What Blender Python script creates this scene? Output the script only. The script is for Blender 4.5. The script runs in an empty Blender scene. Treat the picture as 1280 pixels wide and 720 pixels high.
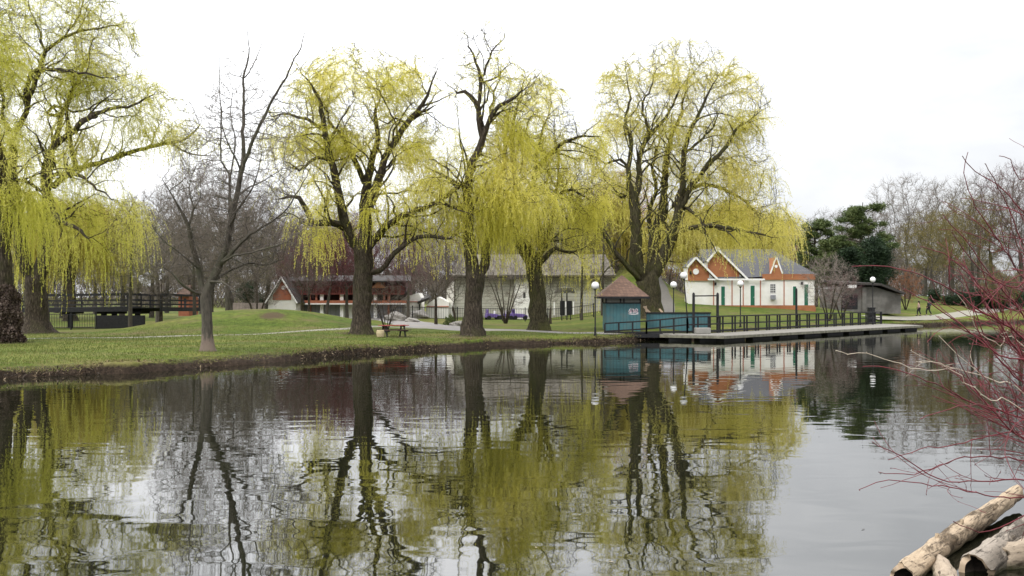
import bpy, bmesh, math, random
import numpy as np
from mathutils import Vector, Matrix

SC = bpy.context.scene
COL = SC.collection
RNG = np.random.default_rng(7)
random.seed(7)
FPX, HY, CH = 1244.0, 372.0, 3.0          # focal length in photo pixels, horizon row, eye height


def X(px, D):
    return (px - 640.0) / FPX * D


def Z(py, D):
    return CH + (HY - py) / FPX * D


def P(px, py, D):
    return (X(px, D), D, Z(py, D))


# ---------------------------------------------------------------- object helpers
def link(name, data, parent=None):
    o = bpy.data.objects.new(name, data)
    COL.objects.link(o)
    if parent is not None:
        o.parent = parent
    return o


def tag(o, label=None, cat=None, group=None, kind=None):
    if label: o['label'] = label
    if cat: o['category'] = cat
    if group: o['group'] = group
    if kind: o['kind'] = kind
    return o


def thing(name, label, cat, loc=(0, 0, 0), rz=0.0, group=None):
    o = bpy.data.objects.new(name, None)
    COL.objects.link(o)
    o.location = loc
    o.rotation_euler = (0, 0, rz)
    o.empty_display_size = 0.2
    return tag(o, label, cat, group)


def np_mesh(name, V, F, mat, parent=None, tint=None, smooth=False, origin=None):
    V = np.asarray(V, np.float32)
    if origin is not None:
        V = V - np.asarray(origin, np.float32)
    F = np.asarray(F, np.int32)
    k = F.shape[1]
    me = bpy.data.meshes.new(name)
    me.vertices.add(len(V))
    me.vertices.foreach_set('co', V.ravel())
    me.loops.add(F.size)
    me.loops.foreach_set('vertex_index', F.ravel())
    me.polygons.add(len(F))
    me.polygons.foreach_set('loop_start', np.arange(0, F.size, k, dtype=np.int32))
    try:
        me.polygons.foreach_set('loop_total', np.full(len(F), k, np.int32))
    except Exception:
        pass
    if smooth:
        me.polygons.foreach_set('use_smooth', np.ones(len(F), bool))
    if tint is not None:
        a = me.attributes.new('tint', 'FLOAT', 'POINT')
        a.data.foreach_set('value', np.asarray(tint, np.float32))
    me.update(calc_edges=True)
    me.materials.append(mat)
    return link(name, me, parent)


class MB:
    """collects shapes into one mesh"""
    def __init__(s):
        s.v = []; s.f = []

    def add(s, vs, fs):
        n = len(s.v)
        s.v += [tuple(p) for p in vs]
        s.f += [tuple(i + n for i in f) for f in fs]
        return s

    def box(s, x0, x1, y0, y1, z0, z1):
        vs = [(x0, y0, z0), (x1, y0, z0), (x1, y1, z0), (x0, y1, z0), (x0, y0, z1), (x1, y0, z1), (x1, y1, z1), (x0, y1, z1)]
        return s.add(vs, [(0, 3, 2, 1), (4, 5, 6, 7), (0, 1, 5, 4), (1, 2, 6, 5), (2, 3, 7, 6), (3, 0, 4, 7)])

    def bar(s, a, b, w, h=None, up=(0, 0, 1)):
        """rectangular bar between two points"""
        h = h or w
        a = Vector(a); b = Vector(b)
        t = (b - a).normalized()
        u = Vector(up)
        if abs(t.dot(u)) > 0.98: u = Vector((1, 0, 0))
        r = t.cross(u).normalized(); u = r.cross(t).normalized()
        vs = []
        for p in (a, b):
            for i, j in ((-1, -1), (1, -1), (1, 1), (-1, 1)):
                vs.append(p + r * (w / 2 * i) + u * (h / 2 * j))
        return s.add(vs, [(0, 1, 2, 3), (7, 6, 5, 4), (0, 4, 5, 1), (1, 5, 6, 2), (2, 6, 7, 3), (3, 7, 4, 0)])

    def tube(s, pts, rad, n=8, caps=True):
        pts = [Vector(p) for p in pts]
        if not hasattr(rad, '__len__'): rad = [rad] * len(pts)
        base = len(s.v)
        u = None
        for i, p in enumerate(pts):
            t = (pts[min(i + 1, len(pts) - 1)] - pts[max(i - 1, 0)])
            t = t.normalized() if t.length > 1e-9 else Vector((0, 0, 1))
            if u is None:
                u = t.orthogonal().normalized()
            u = (u - t * u.dot(t))
            u = u.normalized() if u.length > 1e-6 else t.orthogonal().normalized()
            w = t.cross(u)
            for k in range(n):
                a = 2 * math.pi * k / n
                s.v.append(tuple(p + (u * math.cos(a) + w * math.sin(a)) * rad[i]))
        for i in range(len(pts) - 1):
            for k in range(n):
                k2 = (k + 1) % n
                s.f.append((base + i * n + k, base + i * n + k2, base + (i + 1) * n + k2, base + (i + 1) * n + k))
        if caps:
            s.f.append(tuple(base + k for k in range(n))[::-1])
            s.f.append(tuple(base + (len(pts) - 1) * n + k for k in range(n)))
        return s

    def prism(s, poly, y0, y1):
        """polygon in x,z pushed from y0 to y1"""
        n = len(poly)
        vs = [(x, y0, z) for x, z in poly] + [(x, y1, z) for x, z in poly]
        fs = [tuple(range(n)), tuple(range(2 * n - 1, n - 1, -1))]
        fs += [(i, i + n, (i + 1) % n + n, (i + 1) % n) for i in range(n)]
        return s.add(vs, fs)

    def slab(s, a, b, c, d, t):
        """thick quad"""
        A, B, C, D = map(Vector, (a, b, c, d))
        n = (B - A).cross(D - A).normalized() * t
        vs = [A, B, C, D, A + n, B + n, C + n, D + n]
        return s.add(vs, [(3, 2, 1, 0), (4, 5, 6, 7), (0, 1, 5, 4), (1, 2, 6, 5), (2, 3, 7, 6), (3, 0, 4, 7)])

    def sphere(s, c, r, nu=16, nv=10, sx=1, sy=1, sz=1):
        base = len(s.v)
        for j in range(nv + 1):
            th = math.pi * j / nv
            for i in range(nu):
                ph = 2 * math.pi * i / nu
                s.v.append((c[0] + r * sx * math.sin(th) * math.cos(ph), c[1] + r * sy * math.sin(th) * math.sin(ph), c[2] + r * sz * math.cos(th)))
        for j in range(nv):
            for i in range(nu):
                i2 = (i + 1) % nu
                s.f.append((base + j * nu + i, base + (j + 1) * nu + i, base + (j + 1) * nu + i2, base + j * nu + i2))
        return s

    def build(s, name, mat, parent=None, smooth=False, bevel=0.0, origin=None):
        me = bpy.data.meshes.new(name)
        vs = s.v
        if origin is not None:
            vs = [(p[0] - origin[0], p[1] - origin[1], p[2] - origin[2]) for p in vs]
        me.from_pydata(vs, [], s.f)
        me.validate()
        bm = bmesh.new(); bm.from_mesh(me)
        bmesh.ops.remove_doubles(bm, verts=bm.verts, dist=1e-5)
        bmesh.ops.recalc_face_normals(bm, faces=bm.faces)
        if bevel > 0:
            es = [e for e in bm.edges if len(e.link_faces) == 2 and e.calc_face_angle(0) > 0.6]
            bmesh.ops.bevel(bm, geom=es, offset=bevel, segments=1, affect='EDGES', clamp_overlap=True)
        bm.to_mesh(me); bm.free()
        if smooth:
            me.polygons.foreach_set('use_smooth', [True] * len(me.polygons))
        me.materials.append(mat)
        return link(name, me, parent)


# ---------------------------------------------------------------- materials
def new_mat(name):
    m = bpy.data.materials.new(name)
    m.use_nodes = True
    nt = m.node_tree
    return m, nt, nt.nodes['Principled BSDF'], nt.nodes['Material Output']


def N(nt, t, **kw):
    n = nt.nodes.new(t)
    for k, v in kw.items():
        if k in n.inputs: n.inputs[k].default_value = v
        else: setattr(n, k, v)
    return n


def ramp(nt, stops):
    r = nt.nodes.new('ShaderNodeValToRGB')
    e = r.color_ramp.elements
    while len(e) < len(stops): e.new(0.5)
    for i, (p, c) in enumerate(stops):
        e[i].position = p; e[i].color = (*c, 1) if len(c) == 3 else c
    return r


def mat_noise(name, c1, c2, scale=4.0, rough=0.8, bump=0.3, stretch=(1, 1, 1), detail=6, spec=0.3, c3=None, scale2=0.5, dist=0.02, lines=None):
    m, nt, b, out = new_mat(name)
    tc = N(nt, 'ShaderNodeTexCoord'); mp = N(nt, 'ShaderNodeMapping')
    mp.inputs['Scale'].default_value = stretch
    nt.links.new(tc.outputs['Object'], mp.inputs['Vector'])
    no = N(nt, 'ShaderNodeTexNoise', Scale=scale, Detail=detail, Roughness=0.65)
    nt.links.new(mp.outputs[0], no.inputs['Vector'])
    r = ramp(nt, [(0.3, c1), (0.7, c2)])
    nt.links.new(no.outputs['Fac'], r.inputs[0])
    colr = r.outputs[0]
    if c3 is not None:
        n2 = N(nt, 'ShaderNodeTexNoise', Scale=scale2, Detail=4.0)
        nt.links.new(tc.outputs['Object'], n2.inputs['Vector'])
        mr = N(nt, 'ShaderNodeMapRange'); mr.inputs['From Min'].default_value = 0.48; mr.inputs['From Max'].default_value = 0.66
        nt.links.new(n2.outputs['Fac'], mr.inputs['Value'])
        mx = N(nt, 'ShaderNodeMix', data_type='RGBA')
        nt.links.new(mr.outputs[0], mx.inputs['Factor'])
        nt.links.new(colr, mx.inputs[6]); mx.inputs[7].default_value = (*c3, 1)
        colr = mx.outputs[2]
    bh = no.outputs['Fac']
    if lines:   # (axis, period, darkness) board joints as geometry-scale pattern
        ax, per, dk = lines
        sp = N(nt, 'ShaderNodeSeparateXYZ'); nt.links.new(tc.outputs['Object'], sp.inputs[0])
        mm = N(nt, 'ShaderNodeMath', operation='FRACT')
        dv = N(nt, 'ShaderNodeMath', operation='DIVIDE'); dv.inputs[1].default_value = per
        nt.links.new(sp.outputs[ax], dv.inputs[0]); nt.links.new(dv.outputs[0], mm.inputs[0])
        lt = N(nt, 'ShaderNodeMath', operation='LESS_THAN'); lt.inputs[1].default_value = 0.1
        nt.links.new(mm.outputs[0], lt.inputs[0])
        ml = N(nt, 'ShaderNodeMath', operation='MULTIPLY'); ml.inputs[1].default_value = dk
        nt.links.new(lt.outputs[0], ml.inputs[0])
        mx = N(nt, 'ShaderNodeMix', data_type='RGBA')
        nt.links.new(ml.outputs[0], mx.inputs['Factor']); nt.links.new(colr, mx.inputs[6]); mx.inputs[7].default_value = (0.03, 0.03, 0.03, 1)
        colr = mx.outputs[2]
    nt.links.new(colr, b.inputs['Base Color'])
    b.inputs['Roughness'].default_value = rough
    b.inputs['Specular IOR Level'].default_value = spec
    if bump > 0:
        bp = N(nt, 'ShaderNodeBump', Strength=bump, Distance=dist)
        nt.links.new(bh, bp.inputs['Height']); nt.links.new(bp.outputs[0], b.inputs['Normal'])
    return m


def mat_leaf(name, stops, trans=0.35, rough=0.6):
    m, nt, b, out = new_mat(name)
    at = N(nt, 'ShaderNodeAttribute', attribute_name='tint')
    r = ramp(nt, stops)
    nt.links.new(at.outputs['Fac'], r.inputs[0])
    nt.links.new(r.outputs[0], b.inputs['Base Color'])
    b.inputs['Roughness'].default_value = rough
    b.inputs['Specular IOR Level'].default_value = 0.2
    if trans > 0:
        tr = N(nt, 'ShaderNodeBsdfTranslucent'); nt.links.new(r.outputs[0], tr.inputs['Color'])
        ms = N(nt, 'ShaderNodeMixShader'); ms.inputs[0].default_value = trans
        nt.links.new(b.outputs[0], ms.inputs[1]); nt.links.new(tr.outputs[0], ms.inputs[2])
        nt.links.new(ms.outputs[0], out.inputs['Surface'])
    return m


M = {}
M['bark'] = mat_noise('willow_bark', (0.022, 0.017, 0.012), (0.085, 0.068, 0.048), scale=5, stretch=(1, 1, 0.22), bump=0.9, dist=0.06, c3=(0.062, 0.062, 0.024), scale2=0.45)
M['bark_green'] = mat_noise('mossy_willow_bark', (0.026, 0.022, 0.013), (0.09, 0.078, 0.042), scale=5, stretch=(1, 1, 0.2), bump=0.9, dist=0.06, c3=(0.085, 0.09, 0.028), scale2=0.5)
M['bark_grey'] = mat_noise('smooth_grey_bark', (0.03, 0.026, 0.02), (0.10, 0.086, 0.067), scale=7, stretch=(1, 1, 0.3), bump=0.5, dist=0.03, c3=(0.065, 0.066, 0.036), scale2=0.6)
M['twig_brown'] = mat_noise('brown_twig', (0.07, 0.055, 0.045), (0.15, 0.125, 0.10), scale=2, bump=0)
M['twig_grey'] = mat_noise('grey_twig', (0.115, 0.092, 0.074), (0.22, 0.185, 0.15), scale=2, bump=0)
M['twig_maroon'] = mat_noise('maroon_twig', (0.085, 0.035, 0.04), (0.17, 0.085, 0.085), scale=2, bump=0)
M['twig_orange'] = mat_noise('orange_twig', (0.24, 0.10, 0.045), (0.34, 0.17, 0.09), scale=2, bump=0)
M['twig_olive'] = mat_noise('olive_twig', (0.13, 0.12, 0.05), (0.24, 0.21, 0.09), scale=2, bump=0)
M['twig_pale'] = mat_noise('pale_twig', (0.22, 0.18, 0.15), (0.38, 0.32, 0.28), scale=2, bump=0)
M['willow_leaf'] = mat_leaf('young_willow_leaf', [(0.0, (0.48, 0.46, 0.065)), (0.45, (0.72, 0.67, 0.125)), (1.0, (0.86, 0.78, 0.28))], trans=0.53)
M['willow_leaf_green'] = mat_leaf('greener_willow_leaf', [(0.0, (0.42, 0.43, 0.06)), (0.45, (0.64, 0.62, 0.12)), (1.0, (0.83, 0.76, 0.27))], trans=0.53)
M['willow_leaf_pale'] = mat_leaf('paler_willow_leaf', [(0.0, (0.48, 0.45, 0.08)), (0.45, (0.73, 0.67, 0.16)), (1.0, (0.87, 0.79, 0.33))], trans=0.53)
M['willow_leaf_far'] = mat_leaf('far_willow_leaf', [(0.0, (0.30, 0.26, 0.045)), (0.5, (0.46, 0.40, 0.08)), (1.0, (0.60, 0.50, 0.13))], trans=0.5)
M['bud_olive'] = mat_leaf('olive_bud', [(0.0, (0.14, 0.12, 0.035)), (1.0, (0.30, 0.24, 0.08))])
M['bud_orange'] = mat_leaf('orange_bud', [(0.0, (0.25, 0.09, 0.04)), (1.0, (0.42, 0.20, 0.10))])
M['bud_maroon'] = mat_leaf('maroon_bud', [(0.0, (0.10, 0.03, 0.035)), (1.0, (0.22, 0.09, 0.09))])
M['needle'] = mat_leaf('pine_needle', [(0.0, (0.045, 0.07, 0.022)), (0.6, (0.10, 0.135, 0.042)), (1.0, (0.17, 0.19, 0.07))], trans=0.1)
M['needle_dark'] = mat_leaf('cedar_needle', [(0.0, (0.008, 0.018, 0.008)), (1.0, (0.03, 0.055, 0.02))], trans=0.1)
M['ivy'] = mat_leaf('brown_ivy_leaf', [(0.0, (0.04, 0.028, 0.022)), (0.6, (0.10, 0.07, 0.055)), (1.0, (0.19, 0.15, 0.12))], trans=0.1)
M['black'] = mat_noise('black_paint', (0.008, 0.008, 0.009), (0.016, 0.016, 0.018), scale=8, rough=0.5, bump=0.1)
M['black_wood'] = mat_noise('black_stained_wood', (0.009, 0.009, 0.010), (0.024, 0.023, 0.024), scale=6, rough=0.7, bump=0.2)
M['teal'] = mat_noise('teal_paint', (0.05, 0.135, 0.155), (0.07, 0.17, 0.19), scale=3.5, rough=0.75, bump=0.1, lines=(0, 0.24, 0.55), c3=(0.085, 0.15, 0.155), scale2=1.6)
M['shingle'] = None
M['white'] = mat_noise('white_wall_paint', (0.66, 0.645, 0.60), (0.80, 0.785, 0.745), scale=1.2, rough=0.7, bump=0.05, c3=(0.70, 0.67, 0.60), scale2=0.7)
M['white_trim'] = mat_noise('white_trim', (0.76, 0.75, 0.73), (0.82, 0.81, 0.79), scale=3, rough=0.6, bump=0)
M['orange'] = mat_noise('orange_cladding', (0.31, 0.125, 0.055), (0.38, 0.155, 0.07), scale=2.5, rough=0.75, bump=0.1, c3=(0.27, 0.10, 0.045), scale2=1.0, lines=(2, 0.2, 0.14))
M['brick'] = mat_noise('red_brick_cladding', (0.28, 0.095, 0.055), (0.36, 0.13, 0.07), scale=2.5, rough=0.8, bump=0.1, lines=(2, 0.22, 0.3))
M['red'] = mat_noise('red_paint', (0.24, 0.035, 0.028), (0.31, 0.055, 0.04), scale=4, rough=0.6, bump=0.1)
M['redstripe'] = mat_noise('dull_red_board', (0.34, 0.12, 0.08), (0.42, 0.17, 0.11), scale=3, rough=0.7, bump=0)
M['green_door'] = mat_noise('green_door_paint', (0.012, 0.10, 0.06), (0.02, 0.13, 0.075), scale=2, rough=0.55, bump=0.05)
M['slate'] = mat_noise('dark_slate', (0.055, 0.056, 0.062), (0.11, 0.112, 0.12), scale=7, rough=0.8, bump=0.3, lines=(2, 0.16, 0.35))
M['roof_dark'] = mat_noise('dark_roof', (0.03, 0.027, 0.025), (0.065, 0.058, 0.052), scale=5, rough=0.85, bump=0.3)
M['roof_taupe'] = mat_noise('taupe_roof', (0.10, 0.09, 0.07), (0.16, 0.14, 0.11), scale=4, rough=0.85, bump=0.3, lines=(2, 0.2, 0.3))
M['siding'] = mat_noise('beige_siding', (0.36, 0.35, 0.29), (0.45, 0.435, 0.37), scale=1.5, rough=0.75, bump=0.05, lines=(2, 0.34, 0.55), c3=(0.33, 0.32, 0.27), scale2=0.5)
M['concrete'] = mat_noise('weathered_concrete', (0.22, 0.21, 0.19), (0.33, 0.315, 0.285), scale=2.5, rough=0.9, bump=0.3, c3=(0.19, 0.185, 0.165), scale2=0.7)
M['concrete_dark'] = mat_noise('dull_dark_concrete', (0.11, 0.105, 0.095), (0.18, 0.17, 0.155), scale=2.0, rough=0.9, bump=0.3, c3=(0.085, 0.08, 0.07), scale2=0.6)
M['greydoor'] = mat_noise('grey_shutter', (0.21, 0.215, 0.235), (0.28, 0.285, 0.31), scale=2, rough=0.6, bump=0.05, lines=(0, 0.5, 0.4))
M['glass'] = mat_noise('dark_window_glass', (0.02, 0.022, 0.025), (0.05, 0.05, 0.055), scale=2, rough=0.15, bump=0, spec=0.5)
M['hut_glass'] = mat_noise('screened_window', (0.10, 0.10, 0.085), (0.19, 0.18, 0.15), scale=2.5, rough=0.4, bump=0, spec=0.5)
M['deck'] = mat_noise('grey_deck_boards', (0.15, 0.14, 0.12), (0.27, 0.255, 0.225), scale=3, rough=0.85, bump=0.4, lines=(0, 0.15, 0.45))
M['deck_side'] = mat_noise('algae_stained_fascia', (0.10, 0.095, 0.065), (0.26, 0.25, 0.19), scale=3, rough=0.85, bump=0.4)
M['plank'] = mat_noise('new_pine_plank', (0.5, 0.36, 0.24), (0.62, 0.47, 0.33), scale=5, rough=0.7, bump=0.1)
M['globe'] = mat_noise('white_globe', (0.80, 0.80, 0.79), (0.84, 0.84, 0.83), scale=2, rough=0.3, bump=0, spec=0.5)
M['asphalt'] = mat_noise('pale_asphalt', (0.19, 0.18, 0.17), (0.26, 0.245, 0.235), scale=6, rough=0.9, bump=0.2, c3=(0.25, 0.23, 0.20), scale2=0.4)
M['pathlight'] = mat_noise('pale_concrete_path', (0.20, 0.19, 0.15), (0.28, 0.265, 0.215), scale=6, rough=0.9, bump=0.1)
M['red_bark'] = mat_noise('red_dogwood_bark', (0.085, 0.010, 0.016), (0.19, 0.028, 0.036), scale=14, rough=0.5, bump=0.2, dist=0.004, c3=(0.11, 0.03, 0.03), scale2=1.6)
M['dead_bark'] = mat_noise('pale_dead_branch', (0.34, 0.28, 0.21), (0.52, 0.45, 0.36), scale=12, rough=0.8, bump=0.3, dist=0.004)
M['skin'] = mat_noise('skin', (0.46, 0.28, 0.20), (0.52, 0.33, 0.24), scale=8, rough=0.55, bump=0)
M['trouser'] = mat_noise('black_trouser_cloth', (0.012, 0.012, 0.014), (0.025, 0.024, 0.028), scale=8, rough=0.9, bump=0.1)
M['jacket_dark'] = mat_noise('black_jacket_cloth', (0.012, 0.013, 0.018), (0.028, 0.03, 0.038), scale=8, rough=0.9, bump=0.1)
M['jacket_rose'] = mat_noise('dusty_rose_cloth', (0.36, 0.23, 0.20), (0.46, 0.31, 0.27), scale=8, rough=0.9, bump=0.1)
M['hair'] = mat_noise('dark_hair', (0.015, 0.010, 0.008), (0.035, 0.022, 0.016), scale=20, rough=0.6, bump=0.1)
M['bag'] = mat_noise('dark_grey_bag_cloth', (0.05, 0.052, 0.06), (0.10, 0.105, 0.12), scale=9, rough=0.85, bump=0.1)
M['purple'] = mat_noise('purple_panel', (0.09, 0.055, 0.20), (0.15, 0.10, 0.30), scale=3, rough=0.4, bump=0)
M['rock'] = mat_noise('grey_boulder', (0.14, 0.13, 0.115), (0.34, 0.32, 0.29), scale=4, rough=0.9, bump=0.6, dist=0.05)
M['pot'] = mat_noise('straw_coloured_pot', (0.36, 0.29, 0.17), (0.48, 0.40, 0.25), scale=6, rough=0.85, bump=0.2)
M['log'] = mat_noise('barkless_log', (0.10, 0.065, 0.035), (0.44, 0.35, 0.24), scale=16, rough=0.75, bump=0.7, dist=0.02, stretch=(0.28, 1, 1), c3=(0.13, 0.085, 0.05), scale2=3.2)
M['log_grey'] = mat_noise('grey_log', (0.09, 0.075, 0.055), (0.42, 0.37, 0.31), scale=17, rough=0.8, bump=0.8, dist=0.02, stretch=(0.3, 1, 1), c3=(0.15, 0.115, 0.08), scale2=3.0)
M['log_dark'] = mat_noise('rotten_heartwood', (0.008, 0.006, 0.005), (0.04, 0.03, 0.022), scale=14, rough=0.95, bump=0.8)
M['log_cut'] = mat_noise('sawn_wood', (0.34, 0.25, 0.16), (0.50, 0.39, 0.28), scale=9, rough=0.8, bump=0.4, dist=0.01)
M['maroon_wall'] = mat_noise('maroon_boards', (0.05, 0.028, 0.026), (0.085, 0.045, 0.04), scale=3, rough=0.85, bump=0.1)
M['dull_red'] = mat_noise('dull_red_rail', (0.15, 0.04, 0.035), (0.21, 0.065, 0.055), scale=4, rough=0.8, bump=0)
M['sign'] = M['white_trim']
M['graffiti_w'] = mat_noise('white_spray_paint', (0.62, 0.60, 0.62), (0.72, 0.70, 0.72), scale=6, bump=0)
M['graffiti_p'] = mat_noise('pink_spray_paint', (0.42, 0.16, 0.22), (0.5, 0.2, 0.28), scale=6, bump=0)


def log_mat(name, wood, bark, dark, thr):
    """weathered wood where the bark has peeled, dark bark plates, cracks along the grain, damp algae low down"""
    m, nt, b, out = new_mat(name)
    tc = N(nt, 'ShaderNodeTexCoord'); mp = N(nt, 'ShaderNodeMapping'); mp.inputs['Scale'].default_value = (.35, 1, 1)
    nt.links.new(tc.outputs['Object'], mp.inputs[0])
    n1 = N(nt, 'ShaderNodeTexNoise', Scale=3.2, Detail=9.0, Roughness=.78, Distortion=.8); nt.links.new(mp.outputs[0], n1.inputs['Vector'])
    n2 = N(nt, 'ShaderNodeTexNoise', Scale=28.0, Detail=6.0, Roughness=.75); nt.links.new(mp.outputs[0], n2.inputs['Vector'])
    mp2 = N(nt, 'ShaderNodeMapping'); mp2.inputs['Scale'].default_value = (.06, 1, 1); nt.links.new(tc.outputs['Object'], mp2.inputs[0])
    n3 = N(nt, 'ShaderNodeTexNoise', Scale=38.0, Detail=4.0, Roughness=.6); nt.links.new(mp2.outputs[0], n3.inputs['Vector'])
    rw = ramp(nt, [(.3, tuple(c * .6 for c in wood)), (.65, wood)]); nt.links.new(n2.outputs['Fac'], rw.inputs[0])
    rb = ramp(nt, [(.35, dark), (.7, bark)]); nt.links.new(n2.outputs['Fac'], rb.inputs[0])
    e = N(nt, 'ShaderNodeMapRange'); e.inputs['From Min'].default_value = thr; e.inputs['From Max'].default_value = thr + .07; nt.links.new(n1.outputs['Fac'], e.inputs['Value'])
    mx = N(nt, 'ShaderNodeMix', data_type='RGBA'); nt.links.new(e.outputs[0], mx.inputs['Factor']); nt.links.new(rw.outputs[0], mx.inputs[6]); nt.links.new(rb.outputs[0], mx.inputs[7])
    ck = N(nt, 'ShaderNodeMapRange'); ck.inputs['From Min'].default_value = .36; ck.inputs['From Max'].default_value = .42; ck.inputs['To Min'].default_value = .85; ck.inputs['To Max'].default_value = 0; nt.links.new(n3.outputs['Fac'], ck.inputs['Value'])
    m2 = N(nt, 'ShaderNodeMix', data_type='RGBA'); nt.links.new(ck.outputs[0], m2.inputs['Factor']); nt.links.new(mx.outputs[2], m2.inputs[6]); m2.inputs[7].default_value = (.035, .024, .015, 1)
    g = N(nt, 'ShaderNodeNewGeometry'); sp = N(nt, 'ShaderNodeSeparateXYZ'); nt.links.new(g.outputs['Position'], sp.inputs[0])
    al = N(nt, 'ShaderNodeMapRange'); al.inputs['From Min'].default_value = .0; al.inputs['From Max'].default_value = .09; al.inputs['To Min'].default_value = .8; al.inputs['To Max'].default_value = 0; nt.links.new(sp.outputs[2], al.inputs['Value'])
    m3 = N(nt, 'ShaderNodeMix', data_type='RGBA'); nt.links.new(al.outputs[0], m3.inputs['Factor']); nt.links.new(m2.outputs[2], m3.inputs[6]); m3.inputs[7].default_value = (.07, .075, .03, 1)
    nt.links.new(m3.outputs[2], b.inputs['Base Color']); b.inputs['Roughness'].default_value = .85; b.inputs['Specular IOR Level'].default_value = .2
    ad = N(nt, 'ShaderNodeMath', operation='ADD'); nt.links.new(e.outputs[0], ad.inputs[0]); nt.links.new(n2.outputs['Fac'], ad.inputs[1])
    bp = N(nt, 'ShaderNodeBump', Strength=.9, Distance=.012); nt.links.new(ad.outputs[0], bp.inputs['Height']); nt.links.new(bp.outputs[0], b.inputs['Normal'])
    return m


M['log'] = log_mat('half_peeled_log', (.44, .34, .23), (.20, .145, .09), (.05, .036, .022), .53)
M['log_grey'] = log_mat('weathered_grey_log', (.36, .31, .25), (.19, .16, .13), (.06, .05, .038), .52)
M['log_pale'] = log_mat('pale_sawn_log', (.42, .34, .25), (.24, .18, .125), (.10, .07, .05), .56)


def furrowed_bark(name, ridge, furrow, moss, moss_amt):
    """deeply furrowed bark: broken vertical ridges, lichen and moss patches"""
    m, nt, b, out = new_mat(name)
    tc = N(nt, 'ShaderNodeTexCoord'); mp = N(nt, 'ShaderNodeMapping'); mp.inputs['Scale'].default_value = (1, 1, .22)
    nt.links.new(tc.outputs['Object'], mp.inputs[0])
    n1 = N(nt, 'ShaderNodeTexNoise', Scale=7.0, Detail=8.0, Roughness=.72, Distortion=.6); nt.links.new(mp.outputs[0], n1.inputs['Vector'])
    wv = N(nt, 'ShaderNodeVectorMath', operation='MULTIPLY_ADD'); nt.links.new(n1.outputs['Color'], wv.inputs[0]); wv.inputs[1].default_value = (.35, .35, .35); nt.links.new(mp.outputs[0], wv.inputs[2])
    vo = N(nt, 'ShaderNodeTexVoronoi', feature='DISTANCE_TO_EDGE', Scale=8.5); nt.links.new(wv.outputs[0], vo.inputs['Vector'])
    pw = N(nt, 'ShaderNodeMapRange'); pw.inputs['From Min'].default_value = 0; pw.inputs['From Max'].default_value = .25; pw.inputs['To Min'].default_value = .45; nt.links.new(vo.outputs['Distance'], pw.inputs['Value'])
    hm = N(nt, 'ShaderNodeMath', operation='MULTIPLY'); nt.links.new(pw.outputs[0], hm.inputs[0]); nt.links.new(n1.outputs['Fac'], hm.inputs[1])
    r = ramp(nt, [(.16, furrow), (.36, tuple((a + c) / 2 for a, c in zip(ridge, furrow))), (.62, ridge)]); nt.links.new(hm.outputs[0], r.inputs[0])
    n2 = N(nt, 'ShaderNodeTexNoise', Scale=.8, Detail=5.0, Roughness=.7); nt.links.new(tc.outputs['Object'], n2.inputs['Vector'])
    e = N(nt, 'ShaderNodeMapRange'); e.inputs['From Min'].default_value = .48; e.inputs['From Max'].default_value = .64; e.inputs['To Max'].default_value = moss_amt; nt.links.new(n2.outputs['Fac'], e.inputs['Value'])
    mx = N(nt, 'ShaderNodeMix', data_type='RGBA'); nt.links.new(e.outputs[0], mx.inputs['Factor']); nt.links.new(r.outputs[0], mx.inputs[6]); mx.inputs[7].default_value = (*moss, 1)
    nt.links.new(mx.outputs[2], b.inputs['Base Color']); b.inputs['Roughness'].default_value = .92; b.inputs['Specular IOR Level'].default_value = .15
    bp = N(nt, 'ShaderNodeBump', Strength=1.0, Distance=.10); nt.links.new(hm.outputs[0], bp.inputs['Height']); nt.links.new(bp.outputs[0], b.inputs['Normal'])
    return m


M['bark'] = furrowed_bark('willow_bark', (.125, .10, .074), (.014, .011, .008), (.06, .062, .024), .5)
M['bark_green'] = furrowed_bark('mossy_willow_bark', (.125, .108, .064), (.016, .014, .009), (.085, .09, .028), .75)


def shingle_mat():
    m, nt, b, out = new_mat('red_brown_shingle')
    tc = N(nt, 'ShaderNodeTexCoord')
    sp = N(nt, 'ShaderNodeSeparateXYZ'); cb = N(nt, 'ShaderNodeCombineXYZ')
    ad = N(nt, 'ShaderNodeMath', operation='ADD')
    nt.links.new(tc.outputs['Object'], sp.inputs[0])
    nt.links.new(sp.outputs[0], ad.inputs[0]); nt.links.new(sp.outputs[1], ad.inputs[1])
    nt.links.new(ad.outputs[0], cb.inputs[0]); nt.links.new(sp.outputs[2], cb.inputs[1])
    br = N(nt, 'ShaderNodeTexBrick', Scale=1.0)
    br.inputs['Brick Width'].default_value = 0.24; br.inputs['Row Height'].default_value = 0.12; br.inputs['Mortar Size'].default_value = 0.012
    br.inputs['Color1'].default_value = (0.115, 0.067, 0.045, 1); br.inputs['Color2'].default_value = (0.18, 0.105, 0.07, 1); br.inputs['Mortar'].default_value = (0.07, 0.04, 0.035, 1)
    nt.links.new(cb.outputs[0], br.inputs['Vector'])
    nt.links.new(br.outputs['Color'], b.inputs['Base Color'])
    b.inputs['Roughness'].default_value = 0.85
    return m


M['shingle'] = shingle_mat()


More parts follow.
